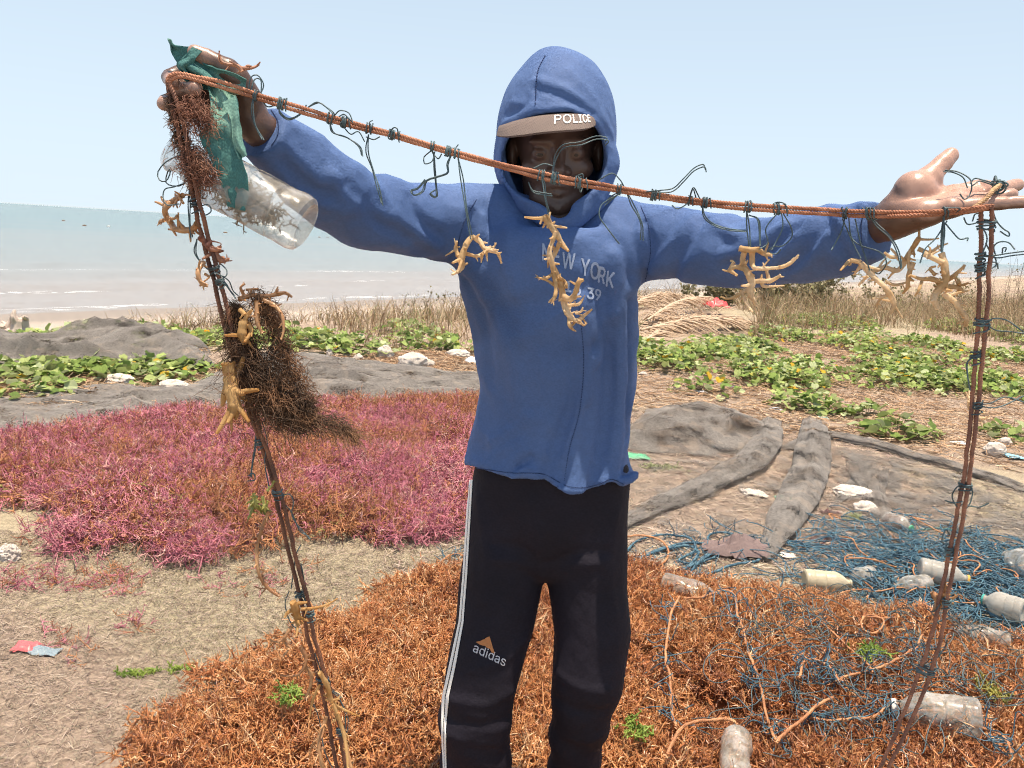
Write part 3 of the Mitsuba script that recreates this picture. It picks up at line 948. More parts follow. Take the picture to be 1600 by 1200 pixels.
def f_shirt0(p):
    d = chain(p, tor, trad, 1.32)
    zs = at(872, 352, 1.46)[2] - 0.16 * np.abs(p[:, 0] - neck[0])
    d = -smin(-d, -(p[:, 2] - zs), .03)
    d = smin(d, chain(p, [at(790, 376, 1.47), at(872, 392, 1.46), at(955, 380, 1.47)], [.052, .052, .050]), .04)
    d = smin(d, chain(p, [at(838, 348, 1.455), at(874, 356, 1.445), at(918, 344, 1.45)], [.040, .036, .042]), .03)
    d = smin(d, chain(p, SL, [.072, .068, .0605, .056, .053, .040]), .035)
    d = smin(d, chain(p, SR, [.072, .066, .0590, .055, .052, .040]), .035)
    return d


fold_px = [  # (pixels, height in metres: + ridge, - groove; width in metres)
    ([(905, 470), (915, 540), (910, 620), (895, 700), (893, 762)], .011, .014), ([(935, 440), (950, 520), (952, 620), (940, 700), (925, 765)], -.009, .013),
    ([(958, 400), (968, 500), (968, 600), (962, 690), (955, 765)], .011, .012), ([(975, 470), (978, 560), (978, 680)], -.006, .009),
    ([(850, 770), (868, 700), (900, 620), (925, 540)], -.006, .012),
    ([(880, 755), (905, 660), (912, 640)], -.006, .010), ([(745, 735), (775, 715), (815, 690)], .006, .009), ([(785, 740), (800, 720), (818, 703)], .006, .008), ([(770, 690), (800, 672), (825, 650)], .005, .009),
    ([(760, 728), (788, 710), (815, 690)], -.004, .007), ([(800, 742), (812, 727), (830, 712)], -.004, .006), ([(790, 755), (815, 738), (835, 735)], .005, .008),
    ([(738, 420), (770, 480), (800, 560), (812, 640)], .0055, .016), ([(730, 440), (760, 520), (770, 600)], -.005, .012), ([(990, 440), (960, 480), (930, 560)], .005, .013),
    ([(712, 400), (730, 370), (735, 335)], -.006, .010), ([(725, 412), (748, 380), (752, 340)], .006, .010), ([(700, 395), (715, 365), (716, 330)], .005, .009),
    ([(425, 200), (460, 245), (500, 285)], .005, .009), ([(440, 250), (480, 290), (520, 305)], -.004, .010), ([(520, 275), (560, 320), (610, 340)], .005, .012), ([(540, 290), (590, 345), (640, 372)], -.005, .010),
    ([(590, 300), (625, 345), (680, 385)], .005, .010), ([(640, 310), (660, 350), (690, 370)], -.005, .009), ([(470, 300), (500, 320), (545, 330)], .004, .008),
    ([(1100, 345), (1070, 390), (1050, 440)], -.006, .009), ([(1085, 340), (1050, 380), (1020, 425)], .007, .009), ([(1120, 352), (1160, 372), (1200, 380)], .006, .009), ([(1130, 400), (1180, 385), (1225, 352)], .007, .010),
    ([(1140, 415), (1190, 400), (1245, 355)], -.007, .009), ([(1180, 425), (1220, 398), (1265, 345)], .006, .009), ([(1205, 430), (1245, 410), (1290, 350)], -.005, .008), ([(1240, 425), (1275, 400), (1305, 345)], .005, .008),
    ([(1290, 335), (1310, 370), (1330, 410)], -.005, .007), ([(1305, 330), (1322, 365), (1345, 405)], .005, .007), ([(1340, 330), (1345, 365), (1350, 408)], -.004, .006), ([(1010, 350), (1015, 400), (1000, 450)], -.005, .010),
    ([(800, 350), (792, 400), (805, 450)], .004, .013), ([(960, 350), (985, 400), (990, 440)], .004, .010)]
FOLDS = []
for px, a_, w_ in fold_px:
    q = spline(px, 2 * len(px) + 1)
    FOLDS.append((trace(f_shirt0, q[:, 0], q[:, 1]), a_ * (1.5 if 735 < px[0][0] < 1000 else 1.1), w_))
hem_px = np.array([(720, 741), (735, 741), (770, 746), (800, 750), (826, 750), (850, 752), (866, 760), (885, 770), (910, 773), (935, 768), (955, 760), (975, 768), (1000, 768)])
hem_w = np.array([at(x, y, 1.36) for x, y in hem_px])
HX, HZ = hem_w[:, 0], hem_w[:, 2]


def f_shirt(p):
    d = f_shirt0(p)
    for q, a_, w_ in FOLDS:
        m = np.abs(p - q.mean(0)).max(1) < np.abs(q - q.mean(0)).max() + 3 * w_
        if m.any():
            d[m] -= 1.5 * a_ * np.exp(-(seg_dist(p[m], q) / w_) ** 2)
    d = d - .005 * (meshkit.fbm(p * [9, 9, 5], 3, 8) - .5) - .0035 * (meshkit.noise(p * 24 + 3) - .5)
    m = np.abs(d) < .05
    pm = p[m]
    u_ = np.column_stack([pm[:, 0] * 6 + pm[:, 2] * 2.5, pm[:, 1] * 6, pm[:, 2] * 3.4 - pm[:, 0] * 3.0])
    u_ = u_ + .8 * meshkit.noise(pm * 5, 61)[:, None]
    d[m] -= .0075 * ((1 - np.abs(2 * meshkit.noise(u_ * 1.3, 62) - 1)) ** 2 - .4) + .0045 * ((1 - np.abs(2 * meshkit.noise(u_ * 2.9, 63) - 1)) ** 2 - .4)
    # hem: cut below a wavy line, and let the cloth swing out a little just above it
    hz = np.interp(p[:, 0], HX, HZ) - 0.02 * np.clip((p[:, 1] - 1.40) / .1, 0, 1)
    d = d - .006 * np.exp(-((p[:, 2] - hz - .004) / .018) ** 2)
    d = np.maximum(d, hz - p[:, 2])
    d = smin(d, chain(p, [at(972, 752, 1.40), at(984, 748, 1.405), at(992, 742, 1.42)], [.010, .0095, .0085]), .006)
    # cuffs
    for c, o in ((at(410, 203, 1.103), at(440, 230, 1.13)), (at(1374, 366, 1.045), at(1340, 372, 1.07))):
        ax = norm(c - o)
        loc = np.linalg.norm(p - c, axis=1) < .16
        d = np.where(loc, np.maximum(d, (p - c) @ ax), d)
    return d


pts_ = np.vstack([tor, SL, SR, neck])
shirt = surface(f_shirt, np.array([pts_[:, 0].min() - .08, pts_[:, 1].min() - .09, HZ.min() - .05]), np.array([pts_[:, 0].max() + .08, 1.68, pts_[:, 2].max() + .12]), .0050, 1)


def cloth_col(p, n, uv):
    f = mikit.fbm(p.x * 9.0, p.y * 9.0, p.z * 9.0, 3)
    k = mikit.noise(p.x * 420.0, p.y * 420.0, p.z * 420.0)
    wet = mikit.smoothstep(0.58, 0.70, mikit.fbm(p.x * 5.0, p.y * 5.0, p.z * 4.0 + 7.0, 3))
    return mikit.mix((0.052, 0.100, 0.240), (0.084, 0.142, 0.305), f) * (0.88 + 0.24 * k) * (1.0 - 0.30 * wet)


def cloth_bump(p, n, uv):
    return mikit.fbm(p.x * 55.0, p.y * 55.0, p.z * 40.0, 3) + 0.15 * mikit.noise(p.x * 500.0, p.y * 500.0, p.z * 500.0)


scene['mat_cloth'] = {'type': 'bumpmap', 'arbitrary': mikit.proc(cloth_bump, 8e-4), 'scale': 0.0035,
                      'bsdf': two(principled(mikit.proc(cloth_col), 0.75, sheen=0.5, specular=0.25))}
sweat = obj('sweatshirt', shirt, 'mat_cloth', person, smooth=True)

# stitched seams
scene['mat_thread'] = two(principled((0.02, 0.04, 0.12), 0.8))
for px in ([(744, 312), (726, 345), (716, 380), (712, 408)], [(1001, 322), (1014, 355), (1016, 400), (1008, 440)], [(424, 172), (434, 190), (434, 212), (424, 228)], [(1350, 330), (1346, 350), (1347, 380), (1352, 405)],
           [(x, y - 11) for x, y in hem_px[1:-1]], [(905, 480), (912, 560), (906, 640), (890, 700), (882, 752)]):
    q = spline(px, 16 * len(px))
    p_ = trace(f_shirt, q[:, 0], q[:, 1])
    n_ = grad(f_shirt, p_)
    ok = np.linalg.norm(np.diff(p_, axis=0), axis=1) < .012
    a_, b_ = (p_ + n_ * .0004)[:-1][ok], (p_ + n_ * .0004)[1:][ok]
    obj('seam', tubes(np.stack([a_, a_ * .38 + b_ * .62], 1), .0008, 5), 'mat_thread', sweat, smooth=True)

# ---- hood
hc = at(869, 212, 1.475)
hs = 1.47 / FPX


def f_hood(p):
    out = ellip(p, hc + [0, .01, .004], (.108, .150, .142))
    out = smin(out, chain(p, [hc + [0, .06, -.06], at(875, 335, 1.50)], [.085, .080]), .05)
    out = smin(out, chain(p, [hc + [.042, -.02, -.045], at(938, 258, 1.42), at(922, 310, 1.40), at(890, 352, 1.372)], [.058, .032, .028, .016]), .03)
    out = smin(out, chain(p, [hc + [-.05, -.02, -.06], at(812, 272, 1.42), at(828, 316, 1.40), at(868, 352, 1.372)], [.055, .024, .024, .016]), .03)
    out = smin(out, chain(p, [hc + [0, 0.0, .088], at(857, 106, 1.46)], [.045, .018]), .04)
    for q, a_, w_ in HFOLDS:
        out = out - a_ * np.exp(-(seg_dist(p, q) / w_) ** 2)
    out = out - .004 * (meshkit.fbm(p * 14, 3, 18) - .5)
    inner = smin(ellip(p, hc + [0, .0, -.004], (.093, .134, .124)), chain(p, [hc + [0, -.01, -.05], at(872, 330, 1.42)], [.078, .048]), .03)
    # the opening, cut through the front of the hood: wide at the brow, closing to the neck
    q = np.column_stack([p[:, 0], 0 * p[:, 0] + 1.36, p[:, 2]])
    cut = smin(chain(q, [at(848, 248, 1.36), at(884, 246, 1.36)], [.0685, .0690]), chain(q, [at(868, 262, 1.36), at(874, 322, 1.36)], [.071, .020]), .02)
    rim = np.abs(cut - .006)
    out = out - .0035 * np.exp(-(rim / .006) ** 2) * (p[:, 1] < 1.46)
    hole = np.minimum(inner, np.maximum(cut, p[:, 1] - 1.435))
    return np.maximum(out, -hole)


HFOLDS = []


def f_hood_o(p):
    return ellip(p, hc + [0, .01, .004], (.108, .150, .142))


for px, a_, w_ in [([(838, 125), (880, 140), (930, 175), (955, 210)], .0045, .008), ([(838, 140), (880, 152), (925, 180)], -.004, .007), ([(800, 160), (820, 165), (838, 160)], .004, .008), ([(785, 195), (815, 180), (840, 168)], .004, .007),
                   ([(790, 180), (815, 170), (836, 155)], -.0035, .006), ([(850, 90), (840, 110), (838, 135), (837, 165)], -.0035, .0035), ([(890, 110), (925, 150), (945, 190)], .003, .010)]:
    q = spline(px, 9)
    HFOLDS.append((trace(f_hood_o, q[:, 0], q[:, 1]), a_, w_))
hood = surface(f_hood, hc - [.17, .21, .21], hc + [.17, .20, .19], .0042, 1)
obj('hood', hood, 'mat_cloth', sweat, smooth=True)
q = spline([(852, 88), (842, 108), (838, 135), (837, 163)], 40)
seam = trace(f_hood, q[:, 0], q[:, 1])
sn = grad(f_hood, seam)
scene['mat_thread'] = two(principled((0.02, 0.04, 0.12), 0.8))
st = np.stack([seam[0:-1:2] + sn[0:-1:2] * .0012, seam[1::2] + sn[1::2] * .0012], 1)
obj('seam', tubes(st, .0011, 5), 'mat_thread', sweat, smooth=True)
scene['mat_toggle'] = two(principled((0.72, 0.72, 0.70), 0.4))
tg = trimesh.creation.capsule(height=.010, radius=.0055, count=[10, 10])
tg.apply_transform(trimesh.transformations.rotation_matrix(.5, [0, 1, 0]))
tp = trace(f_shirt, 892, 343)[0] + [0, -.008, 0]
tg.apply_translation(tp)
obj('toggle', tg, 'mat_toggle', sweat, smooth=True)

# ---- cap
xo = np.array([(777, 213), (790, 214), (815, 212), (845, 208), (880, 205), (908, 203), (922, 200), (929, 196)], float)
Yo = np.array([1.372, 1.330, 1.300, 1.285, 1.280, 1.292, 1.315, 1.350])
outer = spline(np.array([at(x, y, Y_) for (x, y), Y_ in zip(xo, Yo)]), 33)
xi = np.array([(784, 204), (805, 194), (830, 185), (862, 180), (895, 180), (915, 184), (930, 191)], float)
Yi = np.array([1.42, 1.405, 1.392, 1.388, 1.392, 1.405, 1.42])
inner_ = spline(np.array([at(x, y, Y_) for (x, y), Y_ in zip(xi, Yi)]), 33)
vv = np.linspace(0, 1, 10)
S_ = inner_[:, None] * (1 - vv)[None, :, None] + outer[:, None] * vv[None, :, None]
S_ += np.array([0, -0.006, 0.010]) * (np.sin(np.pi * vv))[None, :, None]
du, dv = np.gradient(S_, axis=0), np.gradient(S_, axis=1)
BN = norm(np.cross(du, dv))
if BN[16, 5, 2] < 0:
    BN = -BN


def sheet_solid(S, N, th):
    a, b = S.shape[:2]
    V = np.vstack([(S + N * th / 2).reshape(-1, 3), (S - N * th / 2).reshape(-1, 3)])
    i, j = np.meshgrid(np.arange(a - 1), np.arange(b - 1), indexing='ij')
    q = i * b + j
    f1 = np.stack([q, q + b, q + b + 1, q + 1], -1).reshape(-1, 4)
    f2 = f1[:, ::-1] + a * b
    e = np.concatenate([np.arange(b), np.arange(1, a) * b + b - 1, (a - 1) * b + np.arange(b - 2, -1, -1), np.arange(a - 2, 0, -1) * b])
    e2 = np.roll(e, -1)
    f3 = np.stack([e, e2, e2 + a * b, e + a * b], -1)
    F = np.vstack([f1, f2, f3])
    m = trimesh.Trimesh(V, np.vstack([F[:, [0, 1, 2]], F[:, [0, 2, 3]]]), process=False)
    m.fix_normals()
    return m


def cap_col(p, n, uv):
    a = p.x * 1500.0 + p.z * 700.0
    b = p.z * 1500.0 - p.x * 700.0
    hole = mikit.smoothstep(0.2, 0.6, dr.sin(a) * dr.sin(b))
    return mikit.mix((0.150, 0.112, 0.098), (0.08, 0.060, 0.054), hole)


scene['mat_cap'] = two(principled(mikit.proc(cap_col), 0.8))
cp = obj('cap', surface(lambda p: np.maximum(ellip(p, face(0, -.012, .040), (.080, .101, .083)), -np.minimum((p - face(0, 0, .036)) @ fz, 1)), head_c - .14, head_c + .16, .005, 1), 'mat_cap', person, smooth=True)
obj('brim', sheet_solid(S_, BN, .0035), 'mat_cap', cp, smooth=40)


def lettering(text, height, depth, place, bold=True, sub=0.0):
    """raised lettering: place((n, 2)) returns points and normals on the surface for positions in the line of text"""
    m = meshkit.text_mesh(text, height, depth, bold)
    v, f = trimesh.remesh.subdivide_to_size(m.vertices, m.faces, height * 0.18) if sub else (np.asarray(m.vertices), np.asarray(m.faces))
    p, n = place(v[:, :2])
    return p + n * (v[:, 2:3] + .0006), f


def cache_xy(fn):
    """calls fn once per different position (front and back of the letters share them)"""
    def g(q):
        u, inv = np.unique(np.round(q, 6), axis=0, return_inverse=True)
        p, n = fn(u)
        inv = inv.ravel()
        return p[inv], n[inv]
    return g


tw = meshkit.text_mesh('POLICE', 1.0, 0.1, False)
tx = tw.bounds[1][0]


def on_brim(q):
    # along the brim's edge, right part
    s = 16.2 + (q[:, 0] / tx) * 10.8
    t = (0.84 - 0.29 * (q[:, 1])) * 9
    i, j = np.clip(s.astype(int), 0, 31), np.clip(t.astype(int), 0, 8)
    a, b = (s - i)[:, None], (t - j)[:, None]
    g = lambda A: (A[i, j] * (1 - a) + A[i + 1, j] * a) * (1 - b) + (A[i, j + 1] * (1 - a) + A[i + 1, j + 1] * a) * b
    n = norm(g(BN))
    return g(S_) + n * .00175, n


scene['mat_print_white'] = two(principled((0.78, 0.77, 0.74), 0.6))
v, f = lettering('POLICE', 1.0, 0.0010, on_brim, False)
obj('lettering', (v, f), 'mat_print_white', cp, smooth=False)

# ---- shirt print


def on_px(f, x0, y0, ex, ey, curve=0.0):
    ex, ey = np.array(ex, float), np.array(ey, float)

    def g(q):
        px = np.array([x0, y0]) + q[:, :1] * ex + q[:, 1:2] * ey
        px[:, 1] += curve * (q[:, 0] ** 2)
        p = trace(f, px[:, 0], px[:, 1])
        return p, grad(f, p)
    return cache_xy(g)


scene['mat_print_grey'] = two(principled((0.27, 0.34, 0.49), 0.8))
# letter by letter along the sagging line of print: pixel of each letter's foot, and its tilt
letters = [('N', 845, 406, 25, 3), ('E', 862, 412, 24, 6), ('W', 877, 418, 24, 8), ('Y', 906, 429, 25, 9), ('O', 920, 434, 25, 11), ('R', 932, 440, 24, 13), ('K', 945, 446, 23, 14)]
parts_ = []
for ch_, x, y, hgt_, tilt in letters:
    a = math.radians(tilt)
    parts_.append(lettering(ch_, 1.0, 0.0008, on_px(f_shirt, x, y, (13 / .62 * .72 * math.cos(a), 13 / .62 * .72 * math.sin(a)), (math.sin(a) * hgt_ * .4, -hgt_)), True, 1))
for ch_, x, y in (('1', 880, 455), ('6', 895, 460), ('3', 915, 466), ('9', 926, 468)):
    parts_.append(lettering(ch_, 1.0, 0.0008, on_px(f_shirt, x, y, (15, 2), (1, -17)), True, 1))
obj('lettering', cat(*parts_), 'mat_print_grey', sweat, smooth=False)

# ---- trousers
TR_L = [(799, 745, 1.475, 60), (790, 830, 1.468, 62), (783, 905, 1.46, 65), (772, 980, 1.44, 61), (753, 1050, 1.42, 57), (743, 1115, 1.41, 55.5), (744, 1200, 1.44, 54), (746, 1330, 1.50, 50)]
TR_R = [(918, 745, 1.47, 66), (917, 830, 1.465, 65), (918, 905, 1.46, 63), (926, 985, 1.44, 59), (918, 1060, 1.425, 55), (907, 1120, 1.43, 47), (897, 1190, 1.47, 41), (893, 1320, 1.53, 40)]


def tr_chain(rows_):
    c = np.array([at(x, y, Y_) for x, y, Y_, _ in rows_])
    r = np.array([w_ / FPX * ((at(x, y, Y_) - CAM) @ FWD) for x, y, Y_, w_ in rows_])
    return c, r


TL, TLr = tr_chain(TR_L)
TRc, TRr = tr_chain(TR_R)


def f_trousers(p):
    d = smin(chain(p, TL, TLr, 1.05), chain(p, TRc, TRr, 1.05), .006)
    d = smin(d, chain(p, [at(861, 735, 1.475), at(856, 790, 1.472), at(852, 820, 1.465)], [.132, .133, .11], 1.35), .012)
    d = d - .010 * (meshkit.fbm(p * [8, 8, 4], 3, 28) - .5) - .005 * (meshkit.noise(p * [20, 20, 12]) - .5)
    for q, a_, w_ in TFOLDS:
        d = d - a_ * np.exp(-(seg_dist(p, q) / w_) ** 2)
    zz = p[:, 2]
    d = d - .004 * np.sin(zz * 60 + p[:, 0] * 40) * np.exp(-((zz - .36) / .10) ** 2)
    return np.maximum(d, np.maximum(.13 - zz, zz - 0.98))


TFOLDS = []
_tf = []
for px, a_, w_ in [([(850, 900), (815, 880), (775, 875)], .006, .009), ([(848, 880), (810, 855), (770, 850)], -.005, .009), ([(858, 905), (895, 885), (940, 880)], .006, .009), ([(860, 880), (905, 862), (950, 862)], -.005, .009),
                   ([(800, 1080), (760, 1100), (705, 1095)], .006, .010), ([(796, 1120), (750, 1135), (700, 1122)], -.006, .010), ([(795, 1160), (745, 1160), (700, 1150)], .005, .009), ([(868, 1050), (905, 1075), (950, 1080)], .006, .010), ([(866, 1090), (900, 1110), (945, 1112)], -.006, .009),
                   ([(745, 780), (760, 860), (755, 940)], .004, .010), ([(965, 800), (950, 880), (960, 960)], .004, .010), ([(830, 780), (838, 850), (845, 905)], .005, .009), ([(880, 1150), (915, 1160), (940, 1150)], .004, .007), ([(820, 1000), (790, 1030), (735, 1050)], .004, .009)]:
    q = spline(px, 7)
    _tf.append((trace(f_trousers, q[:, 0], q[:, 1]), a_, w_))
TFOLDS = _tf
trou = surface(f_trousers, np.array([-.42, 1.22, .10]), np.array([.40, 1.72, 1.02]), .006, 1)


def trou_col(p, n, uv):
    f = mikit.fbm(p.x * 10.0, p.y * 10.0, p.z * 10.0, 3)
    k = mikit.noise(p.x * 400.0, p.y * 400.0, p.z * 400.0)
    return mikit.mix((0.0085, 0.0075, 0.0125), (0.017, 0.0145, 0.024), f) * (0.8 + 0.4 * k)


scene['mat_trousers'] = {'type': 'bumpmap', 'arbitrary': mikit.proc(cloth_bump, 8e-4), 'scale': 0.003,
                         'bsdf': two(principled(mikit.proc(trou_col), 0.75, sheen=0.25, specular=0.2))}
trk = obj('trousers', trou, 'mat_trousers', person, smooth=True)
# the stripes down the outer seam, wearer's right leg
for off in (2.5, 8.5):
    yy = np.linspace(750, 1290, 60)
    edge = np.interp(yy, [745, 900, 970, 1040, 1090, 1130, 1200, 1330], [732, 722, 716, 700, 689, 688, 692, 698])
    wd = np.interp(yy, [745, 960, 1040, 1100, 1140, 1200], [0.6, 0.7, 1, 1, .7, .5])
    L_, R_ = trace(f_trousers, edge + off * wd, yy), trace(f_trousers, edge + (off + 4.0) * wd, yy)
    gl, gr_ = grad(f_trousers, L_), grad(f_trousers, R_)
    good = (np.linalg.norm(L_ - CAM, axis=1) < 2.15) & (np.linalg.norm(R_ - CAM, axis=1) < 2.15)
    S2 = np.stack([L_ + gl * .0012, (L_ + R_) / 2 + (gl + gr_) * .0007, R_ + gr_ * .0012], 1)[good]
    N2 = np.stack([gl, norm(gl + gr_), gr_], 1)[good]
    obj('stripe', sheet_solid(S2, N2, .0012), 'mat_print_white', trk, smooth=True)
v1 = lettering('adidas', 1.0, 0.0008, on_px(f_trousers, 738, 1017, (11.8, 5.6), (4.0, -13.5)), False, 1)
scene['mat_print_pale'] = two(principled((0.50, 0.50, 0.54), 0.7))
obj('lettering', v1, 'mat_print_pale', trk, smooth=False)
bars = []
for quad in ([(744, 1003), (752, 1001), (758, 1009), (750, 1007)], [(751, 1001), (758, 998), (767, 1014), (760, 1011)], [(758, 997), (765, 994), (773, 1021), (768, 1019)]):
    g = Polygon(quad).segmentize(2.0)
    m = trimesh.creation.extrude_polygon(Polygon(quad), .0008, engine='earcut')
    pq = on_px(f_trousers, 0, 0, (1, 0), (0, 1))
    p_, n_ = pq(np.asarray(m.vertices)[:, :2])
    bars.append((p_ + n_ * (np.asarray(m.vertices)[:, 2:3] + .0008), np.asarray(m.faces)))
scene['mat_print_orange'] = two(principled((0.42, 0.17, 0.06), 0.7))
obj('emblem', cat(*bars), 'mat_print_orange', trk, smooth=False)

# ------------------------------------------------------------------ the rope he holds up
def Yx(x):
    return np.interp(x, [250, 420, 860, 1330, 1420, 1500, 1600], [1.028, 1.035, 1.05, 1.008, .945, .932, .926])


def up_px(pts, Y_=None):
    """pixels along something that hangs on the rope -> points at the rope's distance"""
    return np.array([at(x, y, (Yx(x) if Y_ is None else Y_)) for x, y in pts])


def laid(center, r, pitch=.011, step=.0022, k=3, sides=5):
    """a laid rope: k yarns twisted round a centre line"""
    c = np.asarray(center)
    L = np.r_[0, np.cumsum(np.linalg.norm(np.diff(c, axis=0), axis=1))]
    s = np.linspace(0, L[-1], max(int(L[-1] / step), 8))
    c = np.stack([np.interp(s, L, c[:, j]) for j in range(3)], 1)
    t = norm(np.gradient(c, axis=0))
    a = norm(np.cross(t, [0.2, 1, 0.1]))
    b = np.cross(t, a)
    P = []
    for j in range(k):
        ph = 2 * np.pi * (s / pitch + j / k)
        P.append(c + (a * np.cos(ph)[:, None] + b * np.sin(ph)[:, None]) * r * .5)
    return tubes(np.array(P), r * .60, sides)


def wob(p, amp, seed):
    return p + amp * (np.stack([meshkit.fbm(p * 40 + 7 * j, 2, seed + j) for j in range(3)], 1) - .5)


topA = [(262, 128), (266, 118), (282, 115), (310, 121), (350, 129), (400, 147), (450, 161), (500, 177), (560, 194), (620, 210), (700, 234), (800, 260), (860, 273), (950, 290), (1050, 307), (1130, 317), (1200, 322), (1300, 328), (1380, 331), (1440, 331), (1500, 328), (1552, 322)]
topB = [(264, 132), (268, 124), (284, 119), (310, 126), (350, 138), (400, 153), (450, 169), (500, 184), (560, 200), (620, 215), (700, 239), (800, 266), (860, 281), (950, 296), (1050, 312), (1130, 323), (1200, 329), (1300, 335), (1370, 338), (1420, 337), (1470, 334), (1520, 330), (1548, 324)]
lefA = [(262, 128), (268, 160), (278, 200), (290, 250), (300, 300), (316, 370), (332, 430), (348, 500), (368, 570), (388, 640), (406, 690), (423, 740), (436, 800), (453, 870), (468, 930), (482, 1000), (498, 1060), (512, 1120), (526, 1200), (545, 1290)]
lefB = [(264, 132), (276, 160), (288, 200), (297, 250), (308, 300), (322, 360), (340, 425), (360, 500), (376, 565), (392, 630), (412, 690), (430, 745), (446, 800), (462, 870), (480, 935), (492, 1000), (510, 1060), (528, 1120), (540, 1200), (556, 1290)]
rigA = [(1552, 322), (1536, 326), (1533, 350), (1532, 400), (1530, 470), (1524, 560), (1519, 620), (1513, 690), (1505, 750), (1494, 810), (1484, 860), (1469, 930), (1456, 990), (1440, 1040), (1420, 1095), (1398, 1150), (1372, 1205), (1345, 1260)]
rigB = [(1548, 324), (1550, 330), (1549, 370), (1546, 430), (1541, 500), (1534, 570), (1527, 640), (1519, 710), (1510, 780), (1497, 850), (1482, 925), (1472, 985), (1455, 1050), (1436, 1100), (1410, 1155), (1388, 1200), (1362, 1260)]
ly = lambda n: np.interp(np.linspace(0, 1, n), [0, .12, .5, 1], [1.03, 1.02, 1.03, 1.06])
ry = lambda n: np.interp(np.linspace(0, 1, n), [0, .06, 1], [.930, .934, 1.02])
lA = np.array([at(x, y, Y_) for (x, y), Y_ in zip(lefA, ly(len(lefA)))])
lB = np.array([at(x, y, Y_ - .006) for (x, y), Y_ in zip(lefB, ly(len(lefB)))])
rA = np.array([at(x, y, Y_) for (x, y), Y_ in zip(rigA, ry(len(rigA)))])
rB = np.array([at(x, y, Y_ - .004) for (x, y), Y_ in zip(rigB, ry(len(rigB)))])
tA, tB = up_px(topA), up_px(topB)
# the lower ends run on to the ground
for nm_, p in (('lA', lA), ('lB', lB), ('rA', rA), ('rB', rB)):
    d = norm(p[-1] - p[-4])
    e = p[-1] + d * (p[-1][2] - .05) / max(-d[2], .3)
    e[1] += .05
    globals()[nm_] = np.vstack([p, p[-1] * .5 + e * .5, e, e + [.12 if nm_[0] == 'r' else -.10, .10, -.015]])


def rope_col(lo, hi):
    def fn(p, n, uv):
        f = mikit.fbm(p.x * 40.0, p.y * 40.0, p.z * 40.0, 3)
        k = mikit.noise(p.x * 700.0, p.y * 700.0, p.z * 700.0)
        return mikit.mix(lo, hi, mikit.smoothstep(0.3, 0.7, f)) * (0.75 + 0.5 * k)
    return fn


scene['mat_rope'] = two(principled(mikit.proc(rope_col((0.30, 0.115, 0.06), (0.48, 0.21, 0.12))), 0.6, specular=0.4))
scene['mat_rope_dark'] = two(principled(mikit.proc(rope_col((0.11, 0.052, 0.036), (0.24, 0.10, 0.055))), 0.6, specular=0.4))
scene['mat_rope_mid'] = two(principled(mikit.proc(rope_col((0.17, 0.080, 0.058), (0.32, 0.145, 0.090))), 0.6, specular=0.4))
scene['mat_sprig_amber'] = {'type': 'principledthin', 'roughness': 0.3, 'diff_trans': 0.9, 'eta': 1.4, 'base_color': (mikit.proc(lambda p, n, uv: mikit.mix((0.52, 0.29, 0.11), (0.68, 0.45, 0.21), mikit.smoothstep(0.35, 0.65, mikit.fbm(p.x * 30.0, p.y * 30.0, p.z * 30.0, 3)))))}
scene['mat_twine'] = two(principled(mikit.proc(rope_col((0.045, 0.072, 0.082), (0.085, 0.135, 0.148))), 0.5))
rope = thing('rope', 'doubled orange brown cultivation rope stretched between his hands and hanging down from both', 'rope')
R0 = .0027
for k, (p, seed) in enumerate(((tA, 3), (tB, 9))):
    obj('strand', laid(wob(spline(p, 300), .0016, seed), R0), 'mat_rope', rope, smooth=True)
for k, (p, seed) in enumerate(((lA, 13), (lB, 19), (rA, 23), (rB, 29))):
    obj('strand', laid(wob(spline(p, 300), .003, seed), R0 * (1.12 if k < 2 else 1.0)), 'mat_rope_dark' if k < 2 else 'mat_rope_mid', rope, smooth=True)
tail = np.array([at(1500, 334, .934), at(1520, 325, .934), at(1540, 311, .938), at(1553, 296, .950), at(1562, 290, .962)])
obj('tail', laid(spline(tail, 60), R0 * 1.05), scene.setdefault('mat_rope_pale', two(principled(mikit.proc(rope_col((0.34, 0.20, 0.10), (0.52, 0.33, 0.17))), 0.6))) and 'mat_rope_pale', rope, smooth=True)
ctrA = spline(tA, 600)
ctrB = spline(tB, 600)


def pix(p):
    d = (p - CAM)
    w_ = d @ FWD
    return np.stack([800 + FPX * (d @ CRIGHT) / w_, 600 - FPX * (d @ CUP) / w_], -1)


pA_, pB_ = pix(ctrA), pix(ctrB)


def wrap(x, turns=3.5, width=.010, r=.0062, seed=0):
    """a knot of twine round both strands at pixel column x"""
    i = np.argmin(np.abs(pA_[:, 0] - x) + 1e3 * (np.arange(600) < 40))
    j = np.argmin(np.abs(pB_[:, 0] - x) + 1e3 * (np.arange(600) < 40))
    c = (ctrA[i] + ctrB[j]) / 2
    ax = norm(ctrA[min(i + 2, 599)] - ctrA[i - 2])
    return wrap3(c, ax, (ctrA[i] - ctrB[j]), turns, width, r, seed)


def wrap3(c, ax, sep, turns=3.5, width=.010, r=.0050, seed=0):
    rr = np.random.default_rng(seed)
    u_ = norm(sep - ax * (sep @ ax))
    v_ = np.cross(ax, u_)
    s = np.linspace(0, 1, int(turns * 14))
    ph = 2 * np.pi * turns * s
    half = np.linalg.norm(sep) / 2
    return c + ax * ((s - .5) * width + .0015 * np.sin(ph * .37 + seed))[:, None] + u_ * (np.cos(ph) * (half + .0040))[:, None] + v_ * (np.sin(ph) * .0042)[:, None] + rr.normal(0, .0005, (len(s), 3))


